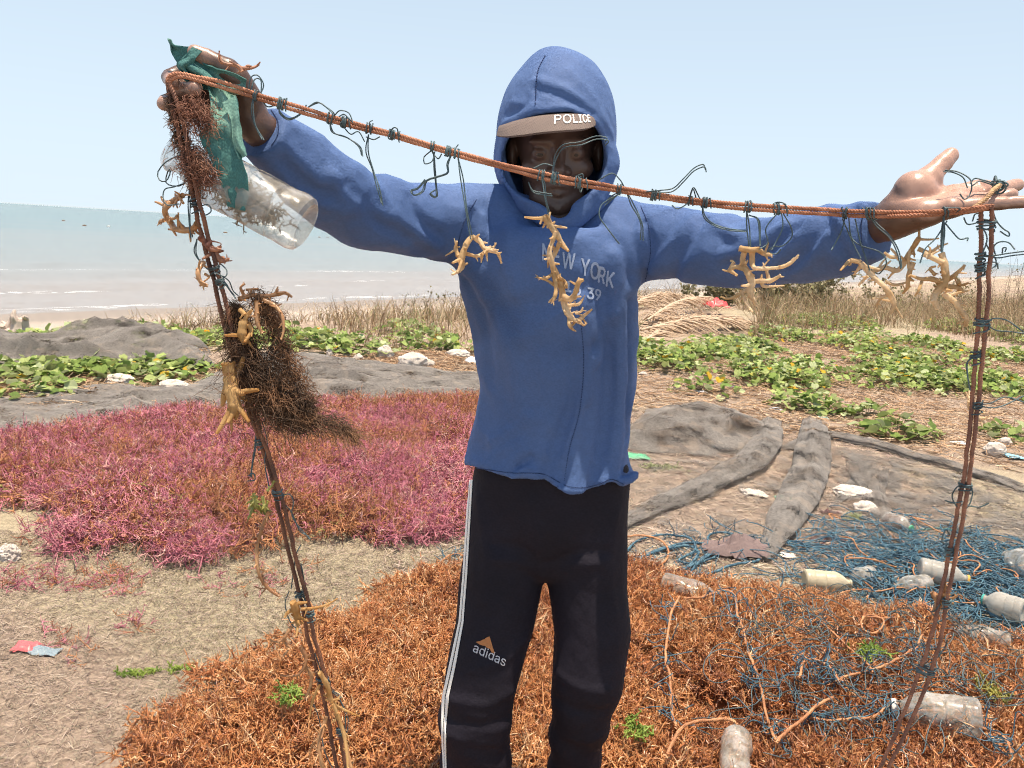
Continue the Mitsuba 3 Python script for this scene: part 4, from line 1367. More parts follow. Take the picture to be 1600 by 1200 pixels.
def twine(lines, Y_=None, off=0.0, r=.00085, n=26, seed=0):
    """thin twine along pixel lines, with a little depth of its own"""
    out = []
    rr = np.random.default_rng(seed)
    for l in lines:
        p = up_px(l, Y_) if not isinstance(l, np.ndarray) else l
        if not isinstance(l, np.ndarray):
            k = len(p)
            dy = np.cumsum(rr.normal(0, .006, k))
            p = p + ray(l[0][0], l[0][1])[None] * ((dy - dy[0]) * np.r_[0, np.ones(k - 1)])[:, None] * .8
            p[:, 1] -= off
        out.append(tubes(wob(spline(p, n), .0012, seed + 5), r, 5))
    return cat(*out)


def dbl(l, dx=3, dy=1):
    return [l, [(x + dx * (i > 0) * (1 if i % 2 else .5), y + dy * (i > 0)) for i, (x, y) in enumerate(l)]]


ties = [
    (400, [[(388, 143), (392, 121), (403, 118), (412, 133), (405, 150)], [(392, 143), (398, 124), (408, 126), (408, 148)]] + dbl([(396, 150), (393, 172), (398, 195), (409, 217)])),
    (438, dbl([(440, 160), (436, 175), (450, 187), (468, 180), (478, 166)], 1, -2) + [[(409, 156), (418, 167), (434, 163)]]),
    (515, dbl([(482, 168), (495, 160), (508, 166), (520, 178), (516, 193)]) + dbl([(515, 192), (519, 207), (542, 215), (560, 229), (565, 243)])),
    (538, [[(522, 181), (531, 173), (545, 177), (551, 192)], [(527, 184), (538, 179), (549, 190)], [(536, 198), (548, 210), (560, 206), (570, 222)]]),
    (578, dbl([(576, 210), (572, 236), (581, 262), (588, 290), (596, 318)], 4, 2) + [[(572, 214), (584, 218), (594, 214)], [(580, 205), (577, 192), (582, 188)]]),
    (613, [[(607, 210), (615, 200), (621, 202), (622, 213)]]),
    (676, [[(673, 236), (662, 246), (664, 256), (675, 252), (679, 237)], [(690, 240), (684, 248), (676, 240)]] + dbl([(677, 238), (678, 262), (681, 290), (681, 308), (672, 303), (680, 297)], 2, 0)),
    (700, dbl([(706, 240), (698, 256), (699, 270), (682, 276), (666, 282), (660, 298), (647, 304), (642, 297), (653, 293), (664, 280)], 2, 1)),
    (714, dbl([(716, 246), (720, 282), (728, 330), (735, 372)], 4, 0) + [[(713, 240), (712, 232), (716, 226)], [(711, 238), (708, 231)]]),
    (865, dbl([(864, 268), (868, 242), (880, 226), (905, 222), (930, 213), (948, 215), (945, 222)], 2, 5) + [[(834, 263), (850, 256), (864, 259)]]),
    (846, dbl([(846, 268), (848, 290), (852, 312), (857, 336)], 3, 0) + dbl([(826, 284), (832, 297), (848, 301), (862, 303)], 1, 3)),
    (905, [[(904, 284), (907, 300), (912, 290), (919, 294)], [(902, 275), (910, 272), (912, 280)]]),
    (968, [[(931, 285), (955, 271), (968, 280), (976, 294)], [(976, 299), (955, 310), (940, 320), (937, 336), (946, 352), (968, 380)]] + dbl([(978, 298), (990, 320), (1003, 348), (1005, 376)], -4, 0) + dbl([(972, 300), (958, 305), (944, 317)], 2, 4)),
    (1020, dbl([(1006, 300), (1035, 297), (1052, 294), (1066, 280), (1082, 264), (1098, 257), (1103, 265)], 2, 4)),
    (1078, [[(1050, 321), (1060, 326), (1076, 316), (1079, 302), (1084, 294), (1093, 311)], [(1077, 312), (1083, 296), (1088, 309)]]),
    (1101, dbl([(1098, 316), (1099, 338), (1115, 352), (1140, 360), (1167, 362)], 2, -2)),
    (1168, dbl([(1166, 326), (1167, 356), (1171, 390)], 4, 0) + dbl([(1170, 336), (1184, 345), (1187, 384)], 2, 0) + [[(1168, 318), (1172, 314), (1176, 320)]]),
    (1216, dbl([(1220, 328), (1223, 354), (1212, 378), (1206, 390)], -26, 2) + [[(1203, 322), (1214, 316), (1226, 319), (1230, 331)], [(1224, 334), (1236, 355), (1237, 372), (1222, 385), (1208, 386), (1200, 394), (1212, 398), (1220, 390)]]),
    (1321, [[(1320, 340), (1315, 360), (1305, 380), (1299, 390)], [(1326, 340), (1330, 370), (1345, 384), (1375, 394), (1386, 412), (1376, 430), (1368, 428)], [(1336, 342), (1345, 380), (1358, 420), (1362, 436)], [(1316, 342), (1332, 378), (1345, 404)]]),
    (1357, dbl([(1358, 335), (1370, 354), (1390, 372), (1402, 396), (1408, 421)], 3, -2) + [[(1352, 330), (1347, 324)]]),
    (1476, dbl([(1474, 336), (1473, 362), (1471, 394)], 3, 0) + dbl([(1476, 334), (1474, 362), (1472, 394)], -3, 0) + [[(1480, 345), (1462, 372), (1446, 388), (1438, 410)], [(1478, 350), (1490, 364), (1500, 374), (1512, 372), (1511, 376)], [(1470, 330), (1482, 325), (1500, 326), (1484, 336)]]),
]
for i, (x, ls) in enumerate(ties):
    g = [tubes(wrap(x, 2.5 + i % 2, .006, seed=i), .00095, 5)] + ([tubes(wrap(x + 5, 1.5, .012, seed=i + 50), .0009, 5)] if i % 2 else [])
    obj('twine_tie', cat(*g, twine(ls, seed=i)), 'mat_twine', rope, smooth=True)
# ties on the parts of the rope that hang down
for i, (ctr, f_, ls, Y_) in enumerate((
        (rA, (1533, 348), [[(1506, 340), (1511, 350), (1520, 350), (1530, 346), (1536, 336), (1524, 334), (1520, 346)], [(1552, 332), (1558, 346), (1568, 358), (1577, 364), (1576, 370), (1563, 362)], [(1534, 352), (1542, 372), (1535, 395)]], .968),
        (rA, (1531, 398), dbl([(1532, 400), (1556, 399), (1576, 396), (1606, 392)], 2, 4) + [[(1556, 400), (1553, 386), (1562, 378), (1576, 379), (1585, 390)], [(1566, 396), (1567, 388), (1572, 388), (1570, 394)]], .970),
        (rA, (1530, 420), [[(1540, 380), (1548, 396), (1556, 405), (1556, 416), (1545, 420), (1532, 416), (1528, 424), (1536, 430)], [(1528, 405), (1527, 420), (1531, 432), (1542, 424), (1548, 408)], [(1536, 412), (1556, 410), (1560, 420)]], .972),
        (rB, (1536, 505), [[(1541, 505), (1552, 498), (1572, 500), (1590, 512), (1610, 528)], [(1541, 506), (1556, 516), (1580, 518), (1612, 522)]], .985),
        (rA, (1525, 555), [[(1524, 558), (1512, 566), (1512, 590), (1516, 610)], [(1524, 556), (1510, 570), (1515, 606)]], .99),
        (rB, (1526, 632), [[(1527, 632), (1548, 630), (1572, 620), (1606, 630)], [(1527, 634), (1560, 636), (1606, 616)]], .99),
        (rA, (1512, 758), [[(1508, 752), (1493, 764), (1488, 778), (1496, 792), (1506, 786)], [(1512, 757), (1520, 768), (1516, 786), (1506, 800), (1511, 806)], [(1504, 784), (1490, 786), (1476, 782)], [(1512, 790), (1530, 792), (1545, 786)]], .995),
        (rA, (1484, 858), [[(1485, 852), (1472, 846), (1478, 828), (1484, 836)], [(1488, 850), (1510, 838), (1530, 852)]], 1.0),
        (rB, (1474, 940), [[(1478, 936), (1494, 926), (1510, 934)], [(1470, 944), (1458, 956), (1448, 952)]], 1.0),
        (rA, (1440, 1048), [[(1444, 1040), (1462, 1030), (1476, 1012), (1480, 1000)], [(1438, 1050), (1424, 1046), (1410, 1052)], [(1448, 1044), (1470, 1046), (1480, 1060)]], 1.01),
        (lA, (292, 262), [[(300, 236), (276, 244), (258, 254), (246, 270), (250, 282), (260, 283), (266, 270), (263, 266), (258, 284), (268, 291), (286, 289), (291, 268), (288, 244)], [(290, 286), (272, 292), (257, 296), (255, 310), (262, 320), (280, 318)]], 1.018),
        (lA, (300, 318), dbl([(296, 296), (294, 320), (296, 350), (298, 372)], 3, 0) + [[(312, 322), (326, 320), (330, 330), (320, 336), (312, 328)]], 1.016),
        (lA, (330, 420), dbl([(308, 374), (304, 394), (316, 412), (334, 428), (352, 444), (364, 460)], 3, 2) + [[(344, 412), (354, 422), (352, 432), (336, 426)]], 1.018),
        (lB, (345, 440), dbl([(336, 425), (352, 442), (362, 458), (368, 466)], 5, -3), 1.016),
        (lA, (398, 690), dbl([(400, 672), (398, 700), (394, 724), (391, 746)], 2, 0) + [[(388, 744), (396, 740), (398, 750), (386, 752)], [(410, 660), (418, 690), (414, 720), (420, 760)]], 1.024),
        (lB, (432, 770), [[(436, 776), (452, 772), (458, 786), (456, 806), (470, 826), (484, 842)], [(438, 780), (455, 800), (468, 828), (482, 838)]], 1.03),
        (lA, (448, 930), [[(452, 924), (446, 942), (450, 964), (460, 980), (470, 976)], [(472, 900), (480, 930), (486, 952)], [(455, 920), (462, 870), (470, 850)]], 1.03),
        (lB, (486, 960), dbl([(470, 880), (478, 920), (486, 960), (494, 1000)], -5, 0), 1.03),
        (lA, (500, 1062), dbl([(492, 1020), (506, 1060), (522, 1080), (532, 1086)], 2, 4) + [[(490, 1100), (500, 1130), (506, 1170), (520, 1200)]], 1.04),
        (lB, (520, 1140), dbl([(530, 1090), (540, 1120), (538, 1160), (548, 1200)], 4, 3), 1.04))):
    P_ = spline(ctr, 800)
    px = pix(P_)
    j = np.argmin(np.abs(px[:, 1] - f_[1]) + (np.arange(800) < 4) * 1e3)
    other = spline({id(lA): lB, id(lB): lA, id(rA): rB, id(rB): rA}[id(ctr)], 800)
    j2 = np.argmin(np.abs(pix(other)[:, 1] - f_[1]) + (np.arange(800) < 4) * 1e3)
    ax = norm(P_[min(j + 3, 799)] - P_[j - 3])
    one = i % 3 != 0
    c_ = P_[j] if one else (P_[j] + other[j2]) / 2
    sep = np.array([.003, 0, .0005]) if one else (P_[j] - other[j2])
    g = [tubes(wrap3(c_, ax, sep, 3.5, .008, seed=i), .001, 5), tubes(wrap3(c_ + ax * .005, ax, sep, 1.5, .014, seed=i + 70), .0009, 5)]
    obj('twine_tie', cat(*g, twine(ls, float(c_[1]), seed=100 + i)), 'mat_twine', rope, smooth=True)
# the knot on the fingers of the open hand
rr = np.random.default_rng(5)
kn = at(1561, 290, .972)
loops = []
for k in range(7):
    a = norm(rr.normal(size=3))
    b = norm(np.cross(a, rr.normal(size=3)))
    ph = np.linspace(0, 2 * np.pi * rr.uniform(.8, 1.2), 24)
    loops.append(kn + rr.normal(0, .003, 3) + np.outer(np.cos(ph), a) * rr.uniform(.005, .011) + np.outer(np.sin(ph), b) * rr.uniform(.004, .009))
more_ = [[(1474, 268), (1490, 270), (1505, 278), (1512, 294)], [(1476, 266), (1496, 268), (1514, 278), (1518, 290), (1514, 304), (1506, 310), (1499, 302)], [(1516, 288), (1523, 279), (1534, 281), (1548, 285), (1560, 290)], [(1520, 290), (1530, 283), (1545, 287), (1562, 292)]]
obj('knot', tubes(np.array(loops), .00115, 5), 'mat_twine', rope, smooth=True)
obj('twine_tie', twine(more_[:1], .972, seed=300), 'mat_twine', rope, smooth=True)
obj('twine_tie', twine(more_[1:], .972, seed=301), 'mat_twine', rope, smooth=True)


# ------------------------------------------------------------------ sprigs of seaweed that hang on the rope
def px_r(w_px, Y_):
    return w_px / FPX * Y_ / 2


def hung(lines, Y_, seed, thorn=1.0, depth=.012):
    """a sprig: pixel lines with widths ((x, y, width) ...), bowed out of the plane, with side thorns and forked tips"""
    r = np.random.default_rng(seed)
    out = []
    for l in lines:
        l = np.array(l, float)
        p = np.array([at(x, y, Y_) for x, y in l[:, :2]])
        b = np.cumsum(r.normal(0, depth * .6, len(p)))
        p[:, 1] += b - b[0]
        n = 5 * len(p)
        q = spline(p, n)
        w_ = np.interp(np.linspace(0, 1, n), np.linspace(0, 1, len(l)), l[:, 2])
        rad = px_r(w_, Y_) * (1 + .18 * (meshkit.noise(q * 160, seed) - .5) * 2)
        q = wob(q, .003, seed)
        out.append(tubes(q, rad, 7))
        L = np.linalg.norm(np.diff(q, axis=0), axis=1).sum()
        for k in range(int(L / .007 * thorn)):
            i = r.integers(1, n - 1)
            t = norm(q[i + 1] - q[i - 1])
            d = norm(r.normal(size=3) * [1, .8, 1] + t * .5)
            ln = rad[i] * r.uniform(1.8, 4.2)
            s = np.linspace(0, 1, 4)[:, None]
            br = q[i] + d * ln * s + r.normal(size=3) * ln * .3 * s ** 2
            out.append(tubes(br, rad[i] * np.array([.60, .50, .42, .26]), 5))
    return cat(*out)


def weed_col(a, b):
    def fn(p, n, uv):
        f = mikit.fbm(p.x * 30.0, p.y * 30.0, p.z * 30.0, 3)
        k = mikit.noise(p.x * 260.0, p.y * 260.0, p.z * 260.0)
        return mikit.mix(a, b, mikit.smoothstep(0.35, 0.65, f)) * (0.85 + 0.3 * k)
    return fn


scene['mat_sprig'] = {'type': 'principledthin', 'base_color': mikit.proc(weed_col((0.68, 0.48, 0.26), (0.84, 0.69, 0.48))), 'roughness': 0.3, 'diff_trans': 0.9, 'eta': 1.4}
scene['mat_sprig_brown'] = two(principled(mikit.proc(weed_col((0.27, 0.125, 0.055), (0.42, 0.23, 0.11))), 0.35, specular=0.5))
scene['mat_sprig_red'] = two(principled(mikit.proc(weed_col((0.22, 0.085, 0.055), (0.36, 0.17, 0.10))), 0.5))
S = {
 's1': ([[(737, 370, 9), (728, 385, 10), (721, 405, 11), (722, 418, 8), (712, 426, 5), (708, 428, 3)], [(716, 400, 8), (712, 388, 6), (714, 377, 3)], [(722, 418, 7), (726, 410, 4)], [(738, 370, 8), (750, 378, 8), (757, 388, 7), (768, 392, 6), (778, 396, 5), (783, 412, 3)],
        [(757, 388, 6), (770, 386, 4), (774, 379, 2)], [(728, 396, 6), (744, 400, 5), (754, 396, 6), (760, 385, 4)], [(754, 396, 6), (752, 410, 2)], [(760, 392, 5), (762, 408, 2)], [(778, 396, 4), (784, 394, 2)]], 1.045),
 's2': ([[(848, 338, 12), (857, 348, 10), (866, 360, 10), (878, 380, 9), (888, 392, 5)], [(848, 338, 6), (843, 350, 3)], [(857, 340, 5), (860, 331, 3)], [(868, 362, 8), (862, 380, 7), (858, 395, 8), (862, 412, 9), (866, 425, 9)], [(874, 378, 7), (868, 395, 8), (862, 405, 8)],
        [(866, 420, 9), (874, 440, 10), (880, 462, 11), (884, 482, 10), (893, 497, 8), (905, 500, 7), (915, 494, 6), (926, 484, 3)], [(890, 497, 7), (888, 505, 5), (894, 514, 4), (900, 518, 2)], [(880, 462, 9), (890, 468, 9), (898, 458, 8), (903, 440, 9), (911, 436, 4)],
        [(893, 497, 6), (890, 480, 5), (896, 478, 5), (905, 476, 5), (912, 468, 3)], [(905, 500, 5), (912, 508, 4), (917, 505, 2)], [(864, 425, 7), (868, 448, 7), (866, 462, 6), (857, 472, 3)], [(864, 428, 5), (852, 434, 5), (842, 434, 3)], [(866, 446, 5), (854, 438, 4), (840, 434, 3)], [(884, 450, 6), (882, 440, 4), (872, 432, 6)], [(900, 490, 4), (908, 486, 4), (911, 480, 2)]], 1.046),
 's3': ([[(1156, 388, 9), (1170, 390, 9), (1184, 390, 9), (1196, 396, 7), (1202, 398, 4)], [(1164, 392, 9), (1163, 410, 9), (1166, 425, 10), (1172, 440, 11), (1170, 455, 11), (1176, 468, 8), (1182, 478, 4)], [(1175, 392, 9), (1174, 415, 8), (1178, 418, 6), (1196, 418, 6), (1212, 416, 6), (1226, 408, 6), (1234, 397, 3)],
        [(1172, 440, 8), (1190, 438, 7), (1200, 438, 7), (1208, 432, 5), (1210, 428, 3)], [(1200, 436, 6), (1198, 420, 5)], [(1190, 440, 6), (1196, 448, 5), (1222, 446, 2)], [(1165, 420, 8), (1150, 418, 7), (1142, 424, 7), (1148, 412, 5), (1144, 408, 3)], [(1170, 452, 8), (1155, 460, 6), (1140, 466, 4), (1128, 464, 2)], [(1160, 458, 6), (1162, 472, 6), (1166, 484, 3)], [(1142, 424, 6), (1150, 430, 4)]], 1.02),
 's4': ([[(1344, 410, 8), (1332, 408, 7), (1320, 414, 5), (1310, 422, 3)], [(1344, 412, 10), (1356, 430, 8), (1368, 445, 8), (1378, 460, 9), (1384, 475, 7), (1380, 490, 4)], [(1344, 416, 6), (1338, 430, 3)], [(1356, 432, 6), (1345, 446, 3)], [(1378, 462, 6), (1370, 478, 3)]], 1.0),
 's5': ([[(1382, 395, 4), (1392, 402, 6), (1404, 400, 5), (1398, 388, 3)], [(1436, 372, 8), (1434, 390, 8), (1428, 410, 9), (1418, 424, 8), (1398, 420, 8), (1384, 428, 7), (1384, 440, 5)], [(1428, 410, 8), (1420, 432, 8), (1422, 450, 6), (1420, 460, 3)], [(1436, 374, 5), (1452, 374, 3), (1464, 372, 2)], [(1436, 372, 5), (1440, 360, 3)], [(1434, 388, 7), (1448, 394, 6), (1460, 384, 4), (1466, 380, 2)],
        [(1384, 440, 5), (1400, 446, 5), (1416, 444, 4), (1424, 438, 3)], [(1422, 424, 6), (1422, 398, 4), (1426, 388, 2)]], .99),
 's6': ([[(1470, 396, 10), (1474, 418, 12), (1474, 440, 11), (1466, 456, 12), (1460, 468, 10), (1468, 482, 8)], [(1442, 396, 10), (1456, 404, 9), (1468, 410, 9)], [(1474, 418, 8), (1486, 434, 8), (1498, 440, 8), (1506, 428, 7), (1512, 414, 4)], [(1498, 440, 7), (1506, 446, 5), (1514, 442, 3)], [(1466, 456, 9), (1480, 450, 9), (1500, 450, 8), (1512, 456, 5)], [(1470, 440, 8), (1456, 436, 8), (1440, 436, 6), (1428, 430, 4)], [(1474, 460, 8), (1484, 470, 9), (1494, 484, 8), (1504, 496, 8), (1508, 508, 5)],
        [(1440, 440, 5), (1430, 452, 4), (1426, 462, 3)], [(1486, 470, 6), (1500, 474, 5), (1514, 478, 3)], [(1462, 430, 6), (1458, 420, 4), (1464, 416, 3)]], .965),
}
lab = {'s1': 'pale tan seaweed sprig hanging in front of the armpit of his sweatshirt', 's2': 'long tan seaweed sprig hanging over the lettering on his chest',
       's3': 'branching tan seaweed sprig hanging before the middle of his level forearm', 's4': 'small curved tan seaweed sprig hanging just below the cuff of the open hand',
       's5': 'tan seaweed sprig with a stubby top hanging under the wrist of the open hand', 's6': 'big tangled tan seaweed sprig hanging under the fingers of the open hand'}
for i, (k, (ls, Y_)) in enumerate(S.items()):
    tag(obj('seaweed_sprig', hung(ls, Y_, 40 + i, 0.9), 'mat_sprig', smooth=True), lab[k], 'seaweed', 'seaweed sprigs hanging on the stretched rope')
# sprigs along the rope that hangs from the fist
left_s = [
 ([[(286, 305, 8), (268, 312, 10), (256, 328, 10), (258, 348, 9), (272, 358, 9), (292, 360, 10), (306, 350, 12)], [(258, 344, 7), (248, 346, 5), (246, 350, 3)], [(262, 340, 6), (272, 342, 4), (276, 336, 3)], [(280, 308, 6), (290, 318, 4)]], 1.014, 'mat_sprig_brown', 'ring shaped brown seaweed sprig on the hanging rope level with the sea horizon'),
 ([[(312, 370, 10), (326, 392, 12), (336, 404, 10), (346, 408, 7), (356, 404, 4)], [(326, 390, 8), (338, 390, 6), (344, 384, 4)], [(322, 385, 8), (330, 376, 5)]], 1.014, 'mat_sprig_red', 'reddish brown seaweed sprig on the hanging rope just below the ring shaped one'),
 ([[(318, 410, 8), (316, 425, 8), (320, 440, 6), (328, 446, 3)], [(318, 440, 6), (314, 446, 3)], [(320, 428, 5), (328, 432, 3)]], 1.016, 'mat_sprig_brown', 'small brown seaweed sprig left of the hanging rope above the brown tuft'),
 ([[(372, 468, 8), (390, 462, 8), (410, 464, 8), (430, 460, 8), (446, 458, 6), (456, 464, 4)], [(380, 460, 6), (378, 448, 4), (384, 442, 3)], [(384, 452, 4), (398, 452, 3)], [(410, 468, 7), (430, 478, 7), (444, 494, 6), (448, 512, 4), (446, 528, 3)], [(400, 470, 8), (404, 500, 7), (412, 520, 5)]], 1.02, 'mat_sprig_brown', 'spreading brown seaweed sprig at the top of the brown tuft'),
 ([[(382, 500, 14), (380, 520, 16), (386, 536, 10)], [(388, 506, 8), (392, 518, 7), (388, 532, 4)], [(374, 484, 8), (384, 492, 6)]], 1.012, 'mat_sprig_amber', 'thick amber seaweed piece at the upper left of the brown tuft'),
 ([[(356, 566, 22), (360, 590, 24), (368, 612, 24), (374, 632, 20), (368, 648, 8)], [(366, 612, 12), (360, 632, 6)]], 1.012, 'mat_sprig_amber', 'smooth tan seaweed bladder left of the hanging rope below the brown tuft'),
 ([[(420, 800, 10), (408, 830, 10), (402, 860, 10), (408, 890, 10), (420, 915, 10), (440, 928, 9)], [(404, 850, 6), (394, 846, 3)], [(412, 900, 6), (400, 904, 3)], [(420, 918, 5), (404, 924, 4), (394, 918, 2)], [(404, 870, 6), (392, 878, 3)]], 1.012, 'mat_sprig_brown', 'long bent brown seaweed sprig left of the hanging rope above the bare turf'),
 ([[(458, 940, 22), (462, 960, 22), (464, 978, 16)], [(470, 952, 8), (492, 952, 8), (510, 948, 8), (526, 940, 4)]], 1.012, 'mat_sprig_amber', 'amber seaweed piece with a pointed arm at mid height of the lower hanging rope'),
 ([[(456, 980, 10), (446, 995, 10), (442, 1010, 9), (450, 1020, 6)], [(446, 990, 6), (432, 985, 4), (424, 980, 2)], [(446, 1000, 6), (430, 1002, 5), (422, 996, 3)], [(450, 1016, 6), (444, 1024, 3)]], 1.014, 'mat_sprig_brown', 'forked brown seaweed sprig left of the lower hanging rope'),
 ([[(470, 1010, 12), (478, 1030, 12), (470, 1050, 8), (452, 1058, 6), (438, 1054, 3)], [(476, 1040, 8), (486, 1060, 10), (480, 1085, 8), (472, 1100, 4)]], 1.015, 'mat_sprig_brown', 'drooping brown seaweed sprig on the lower hanging rope over the edge of the pile'),
 ([[(500, 1050, 14), (510, 1075, 16), (516, 1100, 14), (530, 1118, 8), (560, 1128, 4)], [(500, 1070, 8), (488, 1095, 8), (484, 1120, 4)], [(520, 1100, 10), (536, 1140, 12), (546, 1170, 8), (552, 1190, 4)]], 1.02, 'mat_sprig_amber', 'amber seaweed sprig near the bottom of the hanging rope'),
 ([[(510, 1120, 12), (500, 1150, 12), (506, 1180, 12), (512, 1215, 8)], [(540, 1160, 10), (550, 1190, 12), (556, 1220, 8)], [(500, 1150, 8), (486, 1170, 6), (478, 1195, 3)]], 1.025, 'mat_sprig_brown', 'brown seaweed sprig lowest on the hanging rope at the bottom of the picture'),
 ([[(378, 112, 6), (372, 104, 6), (352, 100, 4), (346, 88, 3)], [(372, 106, 6), (384, 104, 5), (394, 98, 4), (401, 94, 2)], [(386, 103, 4), (394, 104, 2)], [(352, 100, 4), (345, 96, 3), (343, 80, 2)]], 1.03, 'mat_sprig_red', 'small reddish seaweed sprig lying across the thumb of the fist'),
]
for i, (ls, Y_, m_, l_) in enumerate(left_s):
    if 6 <= i < 12:
        ls = [[(x, y, w_ * .62) for x, y, w_ in l] for l in ls]
    tag(obj('seaweed_sprig', hung(ls, Y_, 140 + i, 1.5, .010), m_, smooth=True), l_, 'seaweed')
# two bits of other weed: an olive clump and a tan crumb on the right rope
g = [hung([[(396, 770, 6), (402, 790, 8), (410, 806, 5)], [(410, 776, 6), (418, 790, 5), (424, 776, 3)], [(398, 790, 6), (392, 806, 3)], [(418, 768, 5), (428, 752, 2)], [(400, 780, 5), (388, 784, 3)], [(406, 790, 6), (416, 802, 4), (412, 812, 2)]], 1.012, 77, 4.0)]
scene['mat_sprig_green'] = two(principled(mikit.proc(weed_col((0.16, 0.15, 0.03), (0.30, 0.28, 0.07))), 0.4))
tag(obj('seaweed_clump', cat(*g), 'mat_sprig_green', smooth=True), 'olive green seaweed clump on the hanging rope before the pink seaweed', 'seaweed')
tag(obj('seaweed_sprig', hung([[(1516, 626, 8), (1520, 638, 12), (1524, 650, 10), (1532, 660, 5)], [(1514, 640, 6), (1526, 628, 5)]], .978, 78, 2.0), 'mat_sprig', smooth=True), 'tan seaweed crumb caught on the rope that hangs from the open hand', 'seaweed')
tag(obj('seaweed_sprig', hung([[(1456, 925, 8), (1464, 935, 14), (1474, 940, 10), (1480, 930, 5)], [(1464, 940, 8), (1470, 952, 4)]], 1.0, 79, 2.0), 'mat_sprig_brown', smooth=True), 'brown seaweed knot low on the rope that hangs from the open hand', 'seaweed')


def tuft(pts, widths, Y_, n, ln, seed, rad=.00055, droop=.5):
    """a matted tuft of hair-fine weed along a pixel line"""
    r = np.random.default_rng(seed)
    c = spline(np.array([at(x, y, Y_) for x, y in pts]), 60)
    w_ = np.interp(np.linspace(0, 1, 60), np.linspace(0, 1, len(widths)), widths) / FPX * Y_
    i = r.integers(0, 60, n)
    o = c[i] + r.normal(size=(n, 3)) * w_[i][:, None] * [.42, .30, .42]
    d = norm(r.normal(size=(n, 3)) + norm(np.gradient(c, axis=0))[i] * droop)
    b = r.normal(size=(n, 3))
    L = ln * r.uniform(.4, 1.2, n)
    s = np.linspace(0, 1, 4)
    P = o[:, None] + d[:, None] * (L[:, None] * s)[:, :, None] + b[:, None] * (L[:, None] * .35 * s ** 2)[:, :, None] + [0, 0, -1] * (L[:, None] * .25 * s ** 2)[:, :, None]
    return tubes(P, np.broadcast_to(rad * (1 - .6 * s), (n, 4)), 3, cap=False)


scene['mat_tuft'] = two(principled(mikit.proc(weed_col((0.085, 0.048, 0.028), (0.20, 0.10, 0.05))), 0.6))
scene['mat_tuft_red'] = two(principled(mikit.proc(weed_col((0.20, 0.085, 0.055), (0.33, 0.16, 0.10))), 0.6))
def matted(parts_):
    return cat(*[tuft(*a) for a in parts_])


tag(obj('weed_tuft', matted([([(366, 480), (376, 530), (392, 575), (415, 610), (442, 636), (474, 658)], [12, 22, 42, 50, 38, 16], 1.03, 6000, .016, 1, .0006), ([(400, 462), (425, 500), (445, 555), (466, 615), (486, 655)], [16, 20, 24, 26, 14], 1.03, 2400, .014, 2, .0006),
                             ([(470, 650), (500, 655), (530, 668), (552, 680)], [34, 24, 16, 6], 1.03, 500, .022, 7, .0005, 2.0), ([(372, 520), (400, 600), (430, 625)], [10, 70, 50], 1.02, 500, .030, 8, .0005)]),
        'mat_tuft', smooth=True), 'big dark brown matted tuft of weed on the rope hanging from the fist', 'seaweed')
tag(obj('weed_tuft', matted([([(292, 168), (310, 182), (324, 200)], [18, 36, 22], 1.016, 1200, .010, 3)]), 'mat_tuft_red', smooth=True), 'reddish tuft of fine weed just under the fingertips of the fist', 'seaweed')
tag(obj('weed_tuft', matted([([(296, 240), (310, 258), (326, 278)], [18, 36, 22], 1.016, 1200, .010, 4)]), 'mat_tuft_red', smooth=True), 'reddish tuft of fine weed in front of the neck of the plastic bottle', 'seaweed')
tag(obj('weed_tuft', matted([([(268, 150), (278, 200), (294, 250), (310, 300)], [10, 14, 16, 10], 1.028, 1600, .009, 6)]), 'mat_tuft', smooth=True), 'thin fringe of brown weed along the top of the hanging rope', 'seaweed')

# ------------------------------------------------------------------ nets
def net_col(p, n, uv):
    f = mikit.fbm(p.x * 6.0, p.y * 6.0, p.z * 6.0, 3)
    k = mikit.noise(p.x * 90.0, p.y * 90.0, p.z * 90.0)
    dust = mikit.smoothstep(0.62, 0.78, mikit.fbm(p.x * 14.0, p.y * 14.0, 3.0, 3))
    return mikit.mix(mikit.mix((0.125, 0.115, 0.108), (0.185, 0.172, 0.160), f) * (0.8 + 0.4 * k), mi.Color3f(0.30, 0.25, 0.205), dust * 0.3)


def mesh_open(base):
    def fn(p, n, uv):
        # knotted mesh: threads at random angles leave small openings
        a = mikit.noise(p.x * 260.0 + p.z * 90.0, p.y * 260.0, p.z * 180.0)
        b = mikit.fbm(p.x * 9.0, p.y * 9.0, p.z * 9.0, 2)
        return dr.select(a < base - (b - 0.5) * 0.9, mi.Float(1.0), mi.Float(0.0))
    return fn


def net_bump(p, n, uv):
    return mikit.fbm(p.x * 22.0, p.y * 22.0, p.z * 22.0, 4)


NETB = two(principled(mikit.proc(net_col), 0.85, specular=0.15, sheen=0.3))
scene['mat_net'] = {'type': 'mask', 'opacity': mikit.proc(mesh_open(0.72)), 'bsdf': NETB}
scene['mat_net_roll'] = {'type': 'mask', 'opacity': mikit.proc(mesh_open(0.60)), 'bsdf': NETB}
scene['mat_net_thin'] = {'type': 'mask', 'opacity': mikit.proc(mesh_open(0.42)), 'bsdf': NETB}


def folds(X, Y, seed, along=0.3, f=3.2):
    """soft cloth folds that run mostly one way and branch"""
    c, s = math.cos(along), math.sin(along)
    U, V = X * c + Y * s, -X * s + Y * c
    w1 = meshkit.fbm(np.stack([U * .8, V * .8, 0 * U], -1), 2, seed) * 2.2
    a = 1 - np.abs(2 * meshkit.noise(np.stack([U * .9 + w1, V * f + w1 * 1.5, 0 * U], -1), seed + 1) - 1)
    b = 1 - np.abs(2 * meshkit.noise(np.stack([U * 2.2 - w1, V * f * 2.1 + w1 * 2, 0 * U], -1), seed + 2) - 1)
    return .68 * a ** 1.6 + .32 * b ** 1.6


